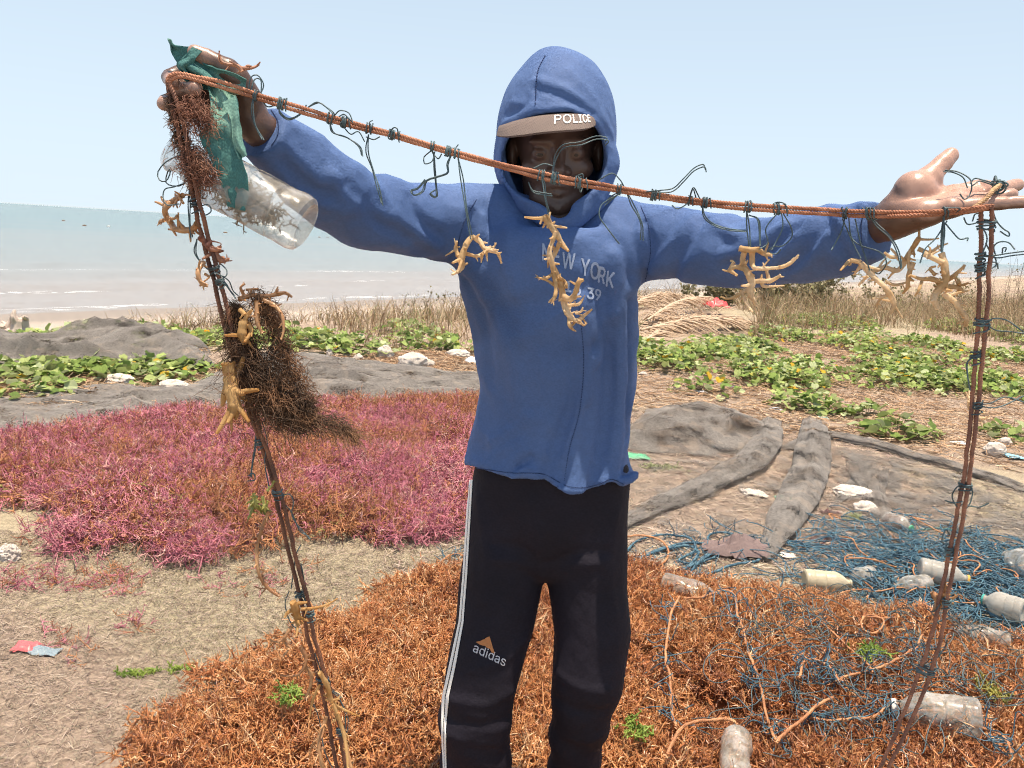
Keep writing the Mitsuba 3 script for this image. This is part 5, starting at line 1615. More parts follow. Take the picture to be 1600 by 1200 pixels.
def draped(poly, h, step, lift=.006):
    x0, y0, x1, y1 = poly.bounds
    xs, ys = np.arange(x0, x1 + step, step), np.arange(y0, y1 + step, step)
    X, Y = np.meshgrid(xs, ys, indexing='ij')
    import shapely
    dist = np.where(contains_xy(poly, X.ravel(), Y.ravel()), shapely.distance(shapely.points(X.ravel(), Y.ravel()), poly.exterior), 0).reshape(X.shape)
    Z = ground_z(X, Y) + lift + h(X, Y, dist)
    ok = contains_xy(poly, X.ravel(), Y.ravel()).reshape(X.shape)
    i, j = np.nonzero(ok[:-1, :-1] & ok[1:, :-1] & ok[1:, 1:] & ok[:-1, 1:])
    b = i * len(ys) + j
    F = np.stack([b, b + len(ys), b + len(ys) + 1, b + 1], -1)
    m = trimesh.Trimesh(np.stack([X, Y, Z], -1).reshape(-1, 3), np.vstack([F[:, [0, 1, 2]], F[:, [0, 2, 3]]]), process=False)
    m.remove_unreferenced_vertices()
    return m


def ridged(p, oct_=4, seed=0):
    return sum(.5 ** o * (1 - np.abs(2 * meshkit.noise(p * 2 ** o, seed + o) - 1)) for o in range(oct_)) / 2


def wob_edge(poly, amp, seed):
    q = np.array(poly.segmentize(.06).exterior.coords)[:-1]
    n = np.stack([meshkit.fbm(np.column_stack([q * 3.0, 0 * q[:, 0] + k]), 3, seed + k) - .5 for k in (0, 1)], 1)
    return Polygon(q + 2 * amp * n).buffer(0)


def biggest(g):
    return max(g.geoms, key=lambda q: q.area) if hasattr(g, 'geoms') else g


P3 = lambda X, Y, s=1.0, sy=1.0: np.stack([X * s, Y * s * sy, 0 * X], -1)
heap_poly = biggest(wob_edge(gpoly([(-90, 548), (0, 556), (200, 545), (225, 550), (290, 560), (335, 582), (330, 600), (290, 603), (210, 594), (120, 592), (0, 598), (-90, 606)]), .12, 61))
hp = gr(235, 575)[:2]


def heap_h(X, Y, d):
    e = np.clip(d / .35, 0, 1) ** .6
    big = .15 * np.exp(-(((X - hp[0] + .15) / .75) ** 2 + ((Y - hp[1] - .15) / .55) ** 2)) + .14 * np.exp(-(((X - hp[0] - .45) / .35) ** 2 + ((Y - hp[1] + .05) / .4) ** 2))
    return e * (.05 + big + .21 * (folds(X, Y, 71, .25, 3.4) - .25) + .09 * (folds(X, Y, 171, 1.0, 7.0) - .3))


nh = obj('fishing_net', draped(heap_poly, heap_h, .022), 'mat_net', smooth=True)
tag(nh, 'grey net heaped up between the green vines on the left', 'fishing net')
flat_poly = biggest(wob_edge(gpoly([(-120, 662), (0, 640), (100, 628), (300, 614), (345, 600), (370, 578), (450, 574), (560, 582), (700, 590), (800, 592), (800, 640), (700, 645), (560, 640), (470, 640), (300, 660), (150, 690), (0, 705), (-120, 716)]), .08, 63))


def flat_h(X, Y, d):
    e = np.clip(d / .25, 0, 1)
    return e * (.008 + .10 * np.clip(folds(X, Y, 73, .15, 4.2) - .25, 0, 1) + .045 * folds(X, Y, 173, .5, 8))


nf = obj('fishing_net', draped(flat_poly, flat_h, .020), 'mat_net', smooth=True)
tag(nf, 'long grey net laid flat behind the pink seaweed', 'fishing net')


def bolster(px, seed, flat=.46, sides=36, n=110):
    """a rolled-up length of net lying on the ground: pixels of its middle with widths"""
    a = np.array(px, float)
    c = spline(np.array([gr(x, y) for x, y in a[:, :2]]), n)
    w_ = np.interp(np.linspace(0, 1, n), np.linspace(0, 1, len(a)), a[:, 2])
    dist = (c - CAM) @ FWD
    r = w_ / FPX * dist / 2
    c[:, 2] = ground_z(c[:, 0], c[:, 1]) + r * flat * .85
    v, f = tubes(c, r, sides)
    k = np.repeat(np.arange(n), sides)
    o = v - c[k]
    o[:, 2] *= flat
    v = c[k] + o
    dn = norm(o)
    v = v + dn * (r[k] * (.45 * (meshkit.fbm(v * 5, 3, seed) - .5)))[:, None]
    # long slack creases along the roll
    an = np.tile(np.arange(sides) * 2 * np.pi / sides, n)
    v = v + dn * (r[k] * .07 * (np.sin(an * 5 + 6 * meshkit.noise(c[k] * 2.0, seed)) + .5 * np.sin(an * 9 + k * .09)))[:, None]
    v[:, 2] = np.maximum(v[:, 2], ground_z(v[:, 0], v[:, 1]) + .004)
    return v, f


nr_ = thing('fishing_net', 'dark grey net rolled into long arms on the bare ground right of the man', 'fishing net')
obj('roll', bolster([(1205, 668, 30), (1196, 700, 46), (1175, 730, 52), (1130, 757, 50), (1070, 785, 42), (1015, 808, 36), (960, 830, 30)], 81), 'mat_net_roll', nr_, smooth=True)
obj('roll', bolster([(1268, 665, 30), (1270, 705, 48), (1262, 750, 56), (1244, 790, 56), (1222, 830, 50), (1202, 866, 34), (1192, 884, 22)], 83), 'mat_net_roll', nr_, smooth=True)
obj('roll', bolster([(1352, 738, 60), (1362, 770, 40), (1372, 800, 40), (1380, 838, 44), (1384, 856, 30)], 85, .35), 'mat_net_thin', nr_, smooth=True)
obj('roll', bolster([(1360, 735, 26), (1338, 755, 22), (1318, 775, 16), (1300, 790, 6)], 87, .4), 'mat_net_roll', nr_, smooth=True)
obj('roll', bolster([(1190, 700, 14), (1230, 704, 18), (1290, 690, 28), (1360, 702, 34), (1440, 722, 34), (1520, 744, 34), (1600, 772, 34), (1680, 800, 34)], 89, .35), 'mat_net_roll', nr_, smooth=True)
hpoly = biggest(wob_edge(gpoly([(940, 690), (985, 662), (1010, 645), (1050, 642), (1100, 652), (1160, 660), (1205, 672), (1205, 700), (1180, 716), (1130, 712), (1060, 718), (985, 712), (940, 706)]), .05, 91))
obj('heap', draped(hpoly, lambda X, Y, d: np.clip(d / .3, 0, 1) ** .7 * (.07 + .16 * (folds(X, Y, 92, .3, 2.6) - .2)), .018), 'mat_net_roll', nr_, smooth=True)
spoly = biggest(wob_edge(gpoly([(1280, 705), (1400, 722), (1640, 800), (1640, 880), (1500, 850), (1420, 800), (1370, 760), (1300, 740)]), .06, 93))
obj('sheet', draped(spoly, lambda X, Y, d: np.clip(d / .2, 0, 1) * (.004 + .06 * np.clip(folds(X, Y, 94, -.5, 2.5) - .3, 0, 1)), .025), 'mat_net_thin', nr_, smooth=True)

scene['mat_net_faint'] = {'type': 'mask', 'opacity': mikit.proc(mesh_open(0.30)), 'bsdf': NETB}
fpoly = biggest(wob_edge(gpoly([(955, 706), (1120, 708), (1200, 690), (1420, 720), (1660, 790), (1660, 884), (1480, 856), (1330, 868), (1200, 872), (1060, 836), (955, 830)]), .06, 95))
obj('sheet', draped(fpoly, lambda X, Y, d: np.clip(d / .2, 0, 1) * .045 * np.clip(folds(X, Y, 96, .5, 2.2) - .25, 0, 1), .025, .012), 'mat_net_faint', nr_, smooth=True)


# ------------------------------------------------------------------ bottles
def plastic_col(p, n, uv):
    return mikit.mix((0.44, 0.42, 0.37), (0.55, 0.53, 0.48), mikit.fbm(p.x * 30.0, p.y * 30.0, p.z * 30.0, 2))


def grime(p, n, uv):
    f = mikit.fbm(p.x * 34.0, p.y * 34.0, p.z * 34.0, 4)
    return 0.24 + 0.22 * mikit.smoothstep(0.40, 0.70, f)


def grime_col(p, n, uv):
    f = mikit.fbm(p.x * 60.0 + 5.0, p.y * 60.0, p.z * 60.0, 3)
    return mikit.mix((0.50, 0.46, 0.38), (0.66, 0.64, 0.60), mikit.smoothstep(0.35, 0.6, f))


scene['mat_plastic'] = {'type': 'blendbsdf', 'weight': 0.62, 'a': {'type': 'thindielectric', 'int_ior': 1.5}, 'b': two(principled(mikit.proc(plastic_col), 0.25, specular=0.5))}
scene['mat_plastic_clear'] = {'type': 'blendbsdf', 'weight': mikit.proc(grime), 'a': {'type': 'thindielectric', 'int_ior': 1.5}, 'b': two(principled(mikit.proc(grime_col), 0.22, specular=0.6))}
scene['mat_plastic_cream'] = two(principled((0.44, 0.385, 0.27), 0.3, specular=0.5))
for nm, c in (('teal', (0.06, 0.34, 0.30)), ('green', (0.10, 0.36, 0.22)), ('yellow', (0.60, 0.34, 0.07)), ('blue', (0.06, 0.12, 0.35)), ('white', (0.70, 0.68, 0.64))):
    scene[f'mat_cap_{nm}'] = two(principled(c, 0.35))


def bottle_parts(L, r, seed, flutes=0, dent=.0, neck=.34, foot=True):
    """a plastic bottle along +z, base at the origin: profile turned, fluted and dented"""
    R = np.random.default_rng(seed)
    prof = [(0, .0, .012), (.55, 0, .004), (.80, 0, 0), (.95, .02, 0), (1.0, .06, 0), (1.0, .18, 0), (.955, .20, 0), (1.0, .22, 0), (1.0, .40, 0), (.96, .42, 0), (1.0, .44, 0), (1.0, .62, 0), (.97, .66, 0), (.86, .74, 0), (.66, .82, 0), (.45, .88, 0), (neck, .92, 0), (neck, .955, 0), (neck * 1.22, .957, 0), (neck * 1.22, .968, 0), (neck, .970, 0), (neck, 1.0, 0)]
    a = np.array(prof)
    t = np.linspace(0, 1, 64)
    s = np.linspace(0, 1, len(a))
    rr_, zz = np.interp(t, s, a[:, 0]) * r, np.interp(t, s, a[:, 1]) * L + np.interp(t, s, a[:, 2])
    n = 36
    ph = np.arange(n) * 2 * np.pi / n
    rad = rr_[:, None] * np.ones(n) * (1 - (.035 * np.abs(np.sin(flutes * ph / 2)) if flutes else 0) * ((zz / L > .1) & (zz / L < .66))[:, None])
    v = np.stack([rad * np.cos(ph), rad * np.sin(ph), np.broadcast_to(zz[:, None], rad.shape)], -1).reshape(-1, 3)
    i, j = np.meshgrid(np.arange(63), np.arange(n), indexing='ij')
    b, j2 = i * n, (j + 1) % n
    F = np.stack([b + j, b + j2, b + n + j2, b + n + j], -1).reshape(-1, 4)
    if dent:
        nz = meshkit.fbm(v / r * .9 + seed, 3, seed) - .5
        body_ = np.clip((v[:, 2] / L - .04) / .1, 0, 1) * np.clip((.9 - v[:, 2] / L) / .15, 0, 1)
        v[:, :2] *= (1 + dent * 2.2 * nz * body_)[:, None]
    # cap: ribbed cylinder with a bevelled top
    cr, ch = r * neck * 1.22, L * .055
    cp_ = [(0, ch), (cr * .86, ch), (cr * .97, ch * .93), (cr, ch * .8), (cr, 0), (cr * .9, 0)]
    cp_ = np.array(cp_)
    m = 40
    ph = np.arange(m) * 2 * np.pi / m
    rb = cp_[:, 0][:, None] * (1 + .035 * (np.arange(m) % 2)[None] * (cp_[:, 1] < ch * .85)[:, None])
    cv = np.stack([rb * np.cos(ph), rb * np.sin(ph), np.broadcast_to((L * .972 + cp_[:, 1])[:, None], rb.shape)], -1).reshape(-1, 3)
    i, j = np.meshgrid(np.arange(len(cp_) - 1), np.arange(m), indexing='ij')
    b, j2 = i * m, (j + 1) % m
    cf = np.stack([b + j, b + m + j, b + m + j2, b + j2], -1).reshape(-1, 4)
    tri = lambda q: np.vstack([q[:, [0, 1, 2]], q[:, [0, 2, 3]]])
    return (v, tri(F)), (cv, tri(cf))


def place(vf, a, b, roll=0.0):
    """moves a thing built along +z so that it runs from a towards b"""
    z = norm(b - a)
    x = norm(np.cross(z, [0.1, 0.2, 1]))
    y = np.cross(z, x)
    c, s = math.cos(roll), math.sin(roll)
    M = np.stack([x * c + y * s, -x * s + y * c, z], 1)
    return vf[0] @ M.T + a, vf[1]


def lying(px_base, px_neck, w_px, lab, mat, cap=None, lift=0.0, seed=0, flutes=0, dent=.12, group='plastic bottles lying about', neck=.34, squash=1.0, tilt=0.0):
    g0, g1 = gr(*px_base), gr(*px_neck)
    dist = ((g0 + g1) / 2 - CAM) @ FWD
    r = w_px / FPX * dist / 2
    L = np.linalg.norm(g1 - g0)
    for g, rr_ in ((g0, r), (g1, r * .9)):
        g[2] = ground_z(g[0], g[1]) + lift + rr_ * .9
    # the pixels name the middle of the bottle: move towards the camera for its height
    for g in (g0, g1):
        d = (g[2]) / (CAM[2] - g[2]) if False else g[2] / CAM[2]
        g[:2] = g[:2] * (1 - d)
    g1[2] += tilt
    L = np.linalg.norm(g1 - g0)
    bo, ca = bottle_parts(L, r, seed, flutes, dent, neck)
    k = thing('bottle', lab, 'bottle', group)
    obj('body', place(bo, g0, g1, seed), mat, k, smooth=30)
    if cap:
        obj('cap', place(ca, g0, g1, seed), 'mat_cap_' + cap, k, smooth=30)
    return k, g0, g1, r, L


lying((1256, 906), (1330, 912), 32, 'short cream coloured bottle lying at the left edge of the blue twine', 'mat_plastic_cream', None, .02, 1, dent=.08)
lying((1436, 888), (1512, 906), 34, 'long whitish bottle with an orange yellow cap on the blue twine', 'mat_plastic', 'yellow', .03, 2, dent=.06)
lying((1450, 912), (1398, 918), 28, 'clear bottle half under the blue twine in front of the whitish one', 'mat_plastic_clear', None, 0, 3, dent=.2)
lying((1600, 956), (1536, 936), 36, 'clear white bottle with a teal cap at the right edge', 'mat_plastic', 'teal', .03, 4, dent=.10)
lying((1640, 905), (1572, 868), 46, 'pale dented bottle at the right edge beyond the teal capped one', 'mat_plastic_clear', None, .02, 5, dent=.25)
lying((1362, 897), (1330, 903), 26, 'small clear bottle sunk in the blue twine left of the whitish one', 'mat_plastic_clear', None, 0, 6, dent=.2)
lying((1576, 1002), (1484, 984), 26, 'long flattened clear bottle lying at the edge of the orange seaweed', 'mat_plastic_clear', None, .115, 7, dent=.3)
lying((1532, 1122), (1396, 1104), 50, 'big clear bottle lying on the orange seaweed at the right, nearest the camera', 'mat_plastic_clear', 'white', .155, 8, flutes=0, dent=.06)
lying((1152, 1150), (1145, 1226), 41, 'crumpled clear bottle standing out of the orange seaweed at the bottom edge', 'mat_plastic_clear', None, .15, 9, dent=.3)
lying((1034, 914), (1128, 940), 38, 'dented clear bottle lying beside the blue rope close to the man', 'mat_plastic_clear', None, .085, 10, dent=.2)
k, g0, g1, r, L = lying((1384, 812), (1424, 826), 26, 'small bottle with brown contents and a green cap on the bare ground', 'mat_plastic_clear', 'green', 0, 11, dent=.05)
inn, _ = bottle_parts(L * .80, r * .86, 11, 0, .25)
scene['mat_contents'] = two(principled(mikit.proc(weed_col((0.085, 0.045, 0.04), (0.17, 0.09, 0.075))), 0.7))
obj('contents', place(inn, g0 + (g1 - g0) * .03, g1), 'mat_contents', k, smooth=30)

# the bottle that hangs from the fist
b0, b1 = at(478, 353, 1.045), at(264, 240, 1.060)
Lb = np.linalg.norm(b1 - b0)
bo, ca = bottle_parts(Lb, .0385, 21, 14, .05, .46)
k = thing('bottle', 'big clear dirty plastic bottle hanging from the fist beside the green cloth', 'bottle')
obj('body', place(bo, b0, b1, .4), 'mat_plastic_clear', k, smooth=30)
rr = np.random.default_rng(31)
q = b0 + (b1 - b0) * rr.uniform(.25, .62, 260)[:, None] + rr.normal(0, .009, (260, 3)) + [0, .004, -.008]
gr_t = [sprig(np.random.default_rng(500 + i), 3, .010, .0012, 3, 2, sides=4) for i in range(4)]
v, f, _ = scatter(gr_t, q, random_rot(260), rr.uniform(.5, 1.2, 260), rr.integers(0, 4, 260))
obj('dirt', (v, f), scene.setdefault('mat_dirt', two(principled((0.20, 0.155, 0.11), 0.8))) and 'mat_dirt', k, smooth=True)


# ------------------------------------------------------------------ the green cloth in the fist
def cloth_strip(left, right, Y_, amp, waves, seed, n=60, m=26, th=.0016):
    """a crumpled strip between two pixel lines"""
    Ls, Rs = spline(np.array([[*p, 0] for p in left], float), n)[:, :2], spline(np.array([[*p, 0] for p in right], float), n)[:, :2]
    u_ = np.linspace(0, 1, m)
    px = Ls[:, None] * (1 - u_)[None, :, None] + Rs[:, None] * u_[None, :, None]
    yy = np.interp(np.linspace(0, 1, n), np.linspace(0, 1, len(Y_)), Y_)
    ph = np.linspace(0, 1, n)[:, None]
    dy = amp * np.sin(2 * np.pi * waves * (u_[None] + .18 * np.sin(5 * ph + seed))) * (.5 + .5 * np.sin(3 * ph + seed)) + amp * .9 * (meshkit.fbm(np.stack([px[..., 0] * .03, px[..., 1] * .03, 0 * px[..., 0]], -1), 3, seed) - .5)
    S = np.array([[at(px[i, j, 0], px[i, j, 1], yy[i] + dy[i, j]) for j in range(m)] for i in range(n)])
    S += .002 * (meshkit.noise(S * 90, seed)[..., None] - .5)
    N = norm(np.cross(np.gradient(S, axis=0), np.gradient(S, axis=1)))
    return sheet_solid(S, N, th)


def gcloth(p, n, uv):
    k = mikit.noise(p.x * 900.0, p.y * 900.0, p.z * 500.0)
    f = mikit.fbm(p.x * 26.0, p.y * 26.0, p.z * 26.0, 3)
    pale = mikit.smoothstep(0.55, 0.70, mikit.fbm(p.x * 16.0 + 3.0, p.y * 16.0, p.z * 12.0, 3))
    return mikit.mix(mikit.mix((0.035, 0.115, 0.115), (0.055, 0.170, 0.155), f), mi.Color3f(0.20, 0.36, 0.29), pale * 0.8) * (0.75 + 0.5 * k)


scene['mat_green_cloth'] = {'type': 'bumpmap', 'arbitrary': mikit.proc(cloth_bump, 8e-4), 'scale': 0.004, 'bsdf': two(principled(mikit.proc(gcloth), 0.85))}
gk = thing('cloth', 'torn dark green cloth hanging out of the fist in front of the bottle', 'cloth')
obj('hanging_strip', cloth_strip([(326, 132), (330, 170), (322, 195), (312, 215), (336, 262), (352, 300), (356, 322)], [(368, 150), (374, 185), (376, 215), (378, 245), (386, 275), (388, 305), (382, 330)], [1.040, 1.018, 1.015, 1.015, 1.018], .010, 1.6, 3), 'mat_green_cloth', gk, smooth=40)
obj('side_strip', cloth_strip([(348, 160), (360, 190), (366, 225), (374, 248)], [(368, 150), (374, 180), (380, 220), (385, 244)], [1.02, 1.012, 1.01, 1.008], .004, 1.0, 5, 40, 14), 'mat_green_cloth', gk, smooth=40)
obj('gripped_fold', cloth_strip([(290, 92), (300, 88), (330, 104), (360, 112), (385, 124)], [(282, 118), (300, 132), (330, 142), (352, 146), (384, 148)], [1.045, 1.042, 1.044, 1.048, 1.05], .008, 1.3, 7), 'mat_green_cloth', gk, smooth=40)
obj('loop', cloth_strip([(262, 60), (266, 72), (268, 86), (280, 100), (300, 110)], [(267, 62), (272, 70), (290, 72), (310, 76), (330, 96)], [1.05, 1.05, 1.055, 1.055, 1.05], .008, 1.2, 9), 'mat_green_cloth', gk, smooth=40)
obj('loop', cloth_strip([(300, 74), (292, 84), (284, 92), (276, 100), (284, 116)], [(316, 80), (306, 92), (300, 104), (296, 112), (304, 122)], [1.04, 1.036, 1.034, 1.036, 1.04], .006, 1.2, 11), 'mat_green_cloth', gk, smooth=40)


# ------------------------------------------------------------------ twine and ropes on the ground and on the pile
def tangle(poly, n, rad, seed, length=(.25, .7), curl=9.0, lift=.05, base=None):
    r = np.random.default_rng(seed)
    st = rng.bit_generator.state
    c = inside(poly, n)
    K = 22
    ln = r.uniform(*length, n)
    a = r.uniform(0, 2 * np.pi, n)
    w_ = r.normal(0, curl, n) / 4
    s = np.linspace(0, 1, K)
    ang = a[:, None] + w_[:, None] * s + .9 * np.sin(2 * np.pi * (s * r.uniform(.6, 1.8, n)[:, None] + r.uniform(0, 1, n)[:, None]))
    step = ln[:, None] / K
    x = c[:, :1] + np.cumsum(np.cos(ang) * step, 1)
    y = c[:, 1:] + np.cumsum(np.sin(ang) * step, 1)
    z = ground_z(x, y) + (base(x.ravel(), y.ravel()).reshape(x.shape) if base else 0) + r.uniform(.004, lift, n)[:, None] + .018 * np.sin(2 * np.pi * (s * r.uniform(1, 2.5, n)[:, None] + r.uniform(0, 1, n)[:, None]))
    z = np.maximum(z, ground_z(x, y) + .003)
    return tubes(np.stack([x, y, z], -1), rad, 5, cap=False)


scene['mat_twine_blue'] = two(principled(mikit.proc(rope_col((0.030, 0.080, 0.125), (0.080, 0.175, 0.235))), 0.5))
scene['mat_twine_green'] = two(principled(mikit.proc(rope_col((0.03, 0.12, 0.11), (0.08, 0.24, 0.20))), 0.5))
scene['mat_rope_ground'] = two(principled(mikit.proc(rope_col((0.34, 0.145, 0.065), (0.50, 0.25, 0.12))), 0.6))
tz = gpoly([(1246, 900), (1300, 885), (1370, 888), (1400, 868), (1500, 872), (1600, 880), (1680, 900), (1700, 1030), (1600, 1020), (1500, 985), (1420, 965), (1340, 925), (1260, 918)])
tag(obj('twine_tangle', cat(tangle(tz, 430, .0023, 1, (.35, 1.0), 7.0), tangle(gpoly([(1390, 865), (1440, 850), (1600, 870), (1600, 890), (1400, 895)]), 70, .0021, 2, (.3, .8), 7.0)), 'mat_twine_blue', smooth=True), 'big tangle of blue twine round the bottles at the right', 'twine', kind='stuff')
tag(obj('rope_tangle', tangle(tz, 30, .0032, 3, (.3, .9), 7.0, .06), 'mat_rope_ground', smooth=True), 'orange cords caught in the tangle of blue twine', 'rope', kind='stuff')
tp_ = gpoly([(1150, 1010), (1330, 985), (1640, 1040), (1700, 1240), (1400, 1260), (1180, 1200)])
tag(obj('twine_strands', tangle(tp_, 170, .0014, 4, (.15, .5), 10, .03, lambda x, y: gold_h(x, y) + .055), 'mat_twine', smooth=True), 'loose dark blue twine ends scattered over the orange seaweed', 'twine', kind='stuff')


def ground_rope(px, lab, mat='mat_rope_ground', r=.0042, lift=.012, pile=False, seed=0, fringe=0, cat_='rope', name='loose_rope', group=None):
    """a rope lying where pixels show it; fringe: ends of twine tied along it"""
    h_ = .155 if pile else 0
    P = np.array([gr(x, y, h_) for x, y in px])
    c = spline(P, 12 * len(px))
    c[:, 2] = ground_z(c[:, 0], c[:, 1]) + (gold_h(c[:, 0], c[:, 1]) + .058 if pile else 0) + lift + .02 * (meshkit.noise(c * 9, seed) - .3)
    c = wob(c, .006, seed)
    k = thing(name, lab, cat_, group)
    obj('cord', laid(c, r, .018, .005), mat, k, smooth=True)
    if fringe:
        rr_ = np.random.default_rng(seed)
        i = rr_.integers(2, len(c) - 2, fringe)
        K = 9
        d = norm(rr_.normal(size=(fringe, 3)) * [1, 1, .5])
        s = np.linspace(0, 1, K)
        L = rr_.uniform(.02, .09, fringe)
        Pp = c[i][:, None] + d[:, None] * (L[:, None] * s)[..., None] + np.cross(d, rr_.normal(size=(fringe, 3)))[:, None] * (L[:, None] * .5 * np.sin(s * 4 + rr_.uniform(0, 6, fringe)[:, None]))[..., None] * s[None, :, None]
        tag(obj('twine_ends', tubes(Pp, .0014, 5), 'mat_twine_blue', k, smooth=True), kind='stuff')
    return k


ground_rope([(1060, 945), (1050, 965), (1042, 1000), (1040, 1040), (1046, 1070), (1050, 1110), (1056, 1145)], 'orange cord with blue twine ends running down the seaweed close to the man', pile=True, seed=1, fringe=46)
ground_rope([(1066, 948), (1136, 946), (1150, 980), (1165, 1020), (1176, 1060), (1190, 1095), (1205, 1140), (1212, 1170)], 'cord with twine ends that bends down the middle of the orange seaweed', pile=True, seed=2, fringe=70)
ground_rope([(1262, 985), (1268, 975), (1290, 985), (1325, 1015), (1352, 1045), (1362, 1065)], 'thin cord running to the lower right past the green weed on the pile', pile=True, seed=3, fringe=12, r=.0034)
ground_rope([(1346, 975), (1350, 965), (1366, 962), (1380, 970), (1378, 984), (1362, 991), (1348, 984), (1346, 974), (1356, 966), (1400, 968)], 'round loop of pale cord at the upper edge of the orange seaweed', pile=True, seed=4, r=.0036)
ground_rope([(1246, 1080), (1252, 1062), (1272, 1055), (1296, 1062), (1310, 1080)], 'arched cord bent over the blue twine on the pile', pile=True, seed=5, fringe=40, lift=.035)
ground_rope([(1250, 1110), (1280, 1130), (1320, 1132), (1370, 1122), (1400, 1108)], 'cord with twine ends curving under the arched one toward the big bottle', pile=True, seed=6, fringe=60)
ground_rope([(1210, 1190), (1230, 1160), (1265, 1125), (1300, 1100)], 'stout orange cord leaning up to the right at the bottom of the pile', pile=True, seed=7, r=.0048, lift=.03)
ground_rope([(1040, 1200), (1060, 1165), (1090, 1145), (1130, 1140), (1150, 1150)], 'orange cord bowed over the bottom edge left of the crumpled bottle', pile=True, seed=8, r=.0048, lift=.04)
ground_rope([(1420, 1128), (1470, 1132), (1520, 1150), (1560, 1180), (1575, 1215)], 'cord curving down round the front of the big clear bottle', pile=True, seed=9, fringe=30)
ground_rope([(1300, 1070), (1330, 1062), (1380, 1050), (1420, 1030), (1440, 1005)], 'cord with twine knots rising to the rope that hangs from the open hand', pile=True, seed=10, fringe=40)
ground_rope([(985, 884), (1030, 868), (1070, 862), (1090, 872), (1075, 890), (1030, 900), (1000, 893), (1010, 874), (1060, 860), (1110, 862), (1105, 880), (1060, 898), (1100, 902), (1150, 892), (1192, 880), (1196, 866), (1170, 858), (1130, 864), (1100, 880), (1080, 902), (1120, 918)],
            'long dark blue rope lying in loops on the bare ground close to the man', 'mat_twine_blue', .0065, .015, seed=11, fringe=120, group=None)
ground_rope([(975, 868), (1000, 850), (1040, 846), (1075, 852), (1085, 870), (1060, 882), (1090, 886), (1120, 875), (1105, 850), (1125, 842), (1165, 852), (1190, 868)], 'second dark blue rope, lying across the first one at its upper side', 'mat_twine_blue', .0055, .012, seed=12, fringe=90)
ground_rope([(970, 848), (1000, 850), (1030, 856), (1043, 868), (1038, 884), (1010, 896), (980, 890)], 'orange rope looped in among the blue ropes next to the man', 'mat_rope_ground', .005, .02, seed=13)
ground_rope([(1368, 850), (1380, 838), (1412, 846), (1440, 836), (1480, 838), (1520, 846), (1560, 862)], 'green cord lying along the far side of the blue twine', 'mat_twine_green', .0045, .015, seed=14, fringe=60)
ground_rope([(690, 880), (705, 868), (722, 868), (735, 880)], 'short orange cord end on the ground left of his leg', 'mat_rope_ground', .004, .012, seed=15, fringe=26)


# ------------------------------------------------------------------ small things
def blob(c, r, seed, amp=.25, freq=2.2, sub=3):
    m = trimesh.creation.icosphere(sub, 1.0)
    v = np.array(m.vertices)
    d = 1 + amp * 2 * (meshkit.fbm(v * freq + seed, 4, seed) - .5) - .10 * np.abs(meshkit.noise(v * 5 + seed, seed + 2) - .5)
    return trimesh.Trimesh(v * d[:, None] * np.asarray(r) + c, m.faces, process=False)


def stone_col(p, n, uv):
    f = mikit.fbm(p.x * 20.0, p.y * 20.0, p.z * 20.0, 4)
    pit = mikit.smoothstep(0.62, 0.72, mikit.noise(p.x * 130.0, p.y * 130.0, p.z * 130.0))
    return mikit.mix((0.42, 0.36, 0.31), (0.60, 0.55, 0.50), f) * (1.0 - 0.25 * pit)


scene['mat_stone'] = {'type': 'bumpmap', 'arbitrary': mikit.proc(net_bump, 2e-3), 'scale': 0.01, 'bsdf': two(principled(mikit.proc(stone_col), 0.85))}
stones = [((644, 577), 46, 24, 'big rounded pale stone at the back edge of the flat grey net'), ((601, 566), 26, 20, 'angular pale stone left of the big rounded one behind the net'), ((668, 581), 20, 14, 'small pale stone just right of the big rounded one'),
          ((715, 566), 40, 14, 'flat pale stone close to the man behind the net'), ((560, 575), 16, 12, 'small white stone among vines left of the angular stone'), ((515, 568), 12, 14, 'small upright white stone at the back of the flat net'),
          ((155, 592), 24, 14, 'white stone among vines in front of the net heap, middle of three'), ((196, 590), 26, 14, 'white stone under the right part of the net heap'), ((125, 583), 20, 12, 'white stone partly under leaves, left of the middle white stone'),
          ((185, 612), 50, 14, 'long white stone lying between vines before the net heap'), ((272, 617), 44, 16, 'broad pale flat stone at the right end of the vines before the net heap'), ((84, 598), 30, 12, 'pale stone by the far left vines before the net heap'),
          ((1552, 708), 34, 22, 'pale block of stone at the right edge beyond the net'), ((1568, 697), 20, 16, 'reddish grey stone behind the pale block at the right edge'), ((1358, 694), 18, 12, 'small white stone beside the large vine clump'), ((1004, 588), 14, 8, 'small white stone at the foot of the vines right of the man'),
          ((14, 870), 34, 26, 'white lump of coral at the left edge beside the pink seaweed'), ((1332, 765), 60, 16, 'flat pale slab lying between the rolled net arms'), ((1350, 792), 36, 20, 'pale wedge of stone in front of the flat slab')]
for i, ((x, y), w_, h_, lab_) in enumerate(stones):
    c = gr(x, y + h_ * .4)
    d = (c - CAM) @ FWD
    c[2] = ground_z(c[0], c[1]) + h_ / FPX * d * .30
    tag(obj('stone', blob(c, (w_ / FPX * d / 2, w_ / FPX * d / 2 * .75, h_ / FPX * d * .62), i + 5, .32 if i != 16 else .5, 2.0 if i != 16 else 4.0), 'mat_stone', smooth=25), lab_, 'stone')

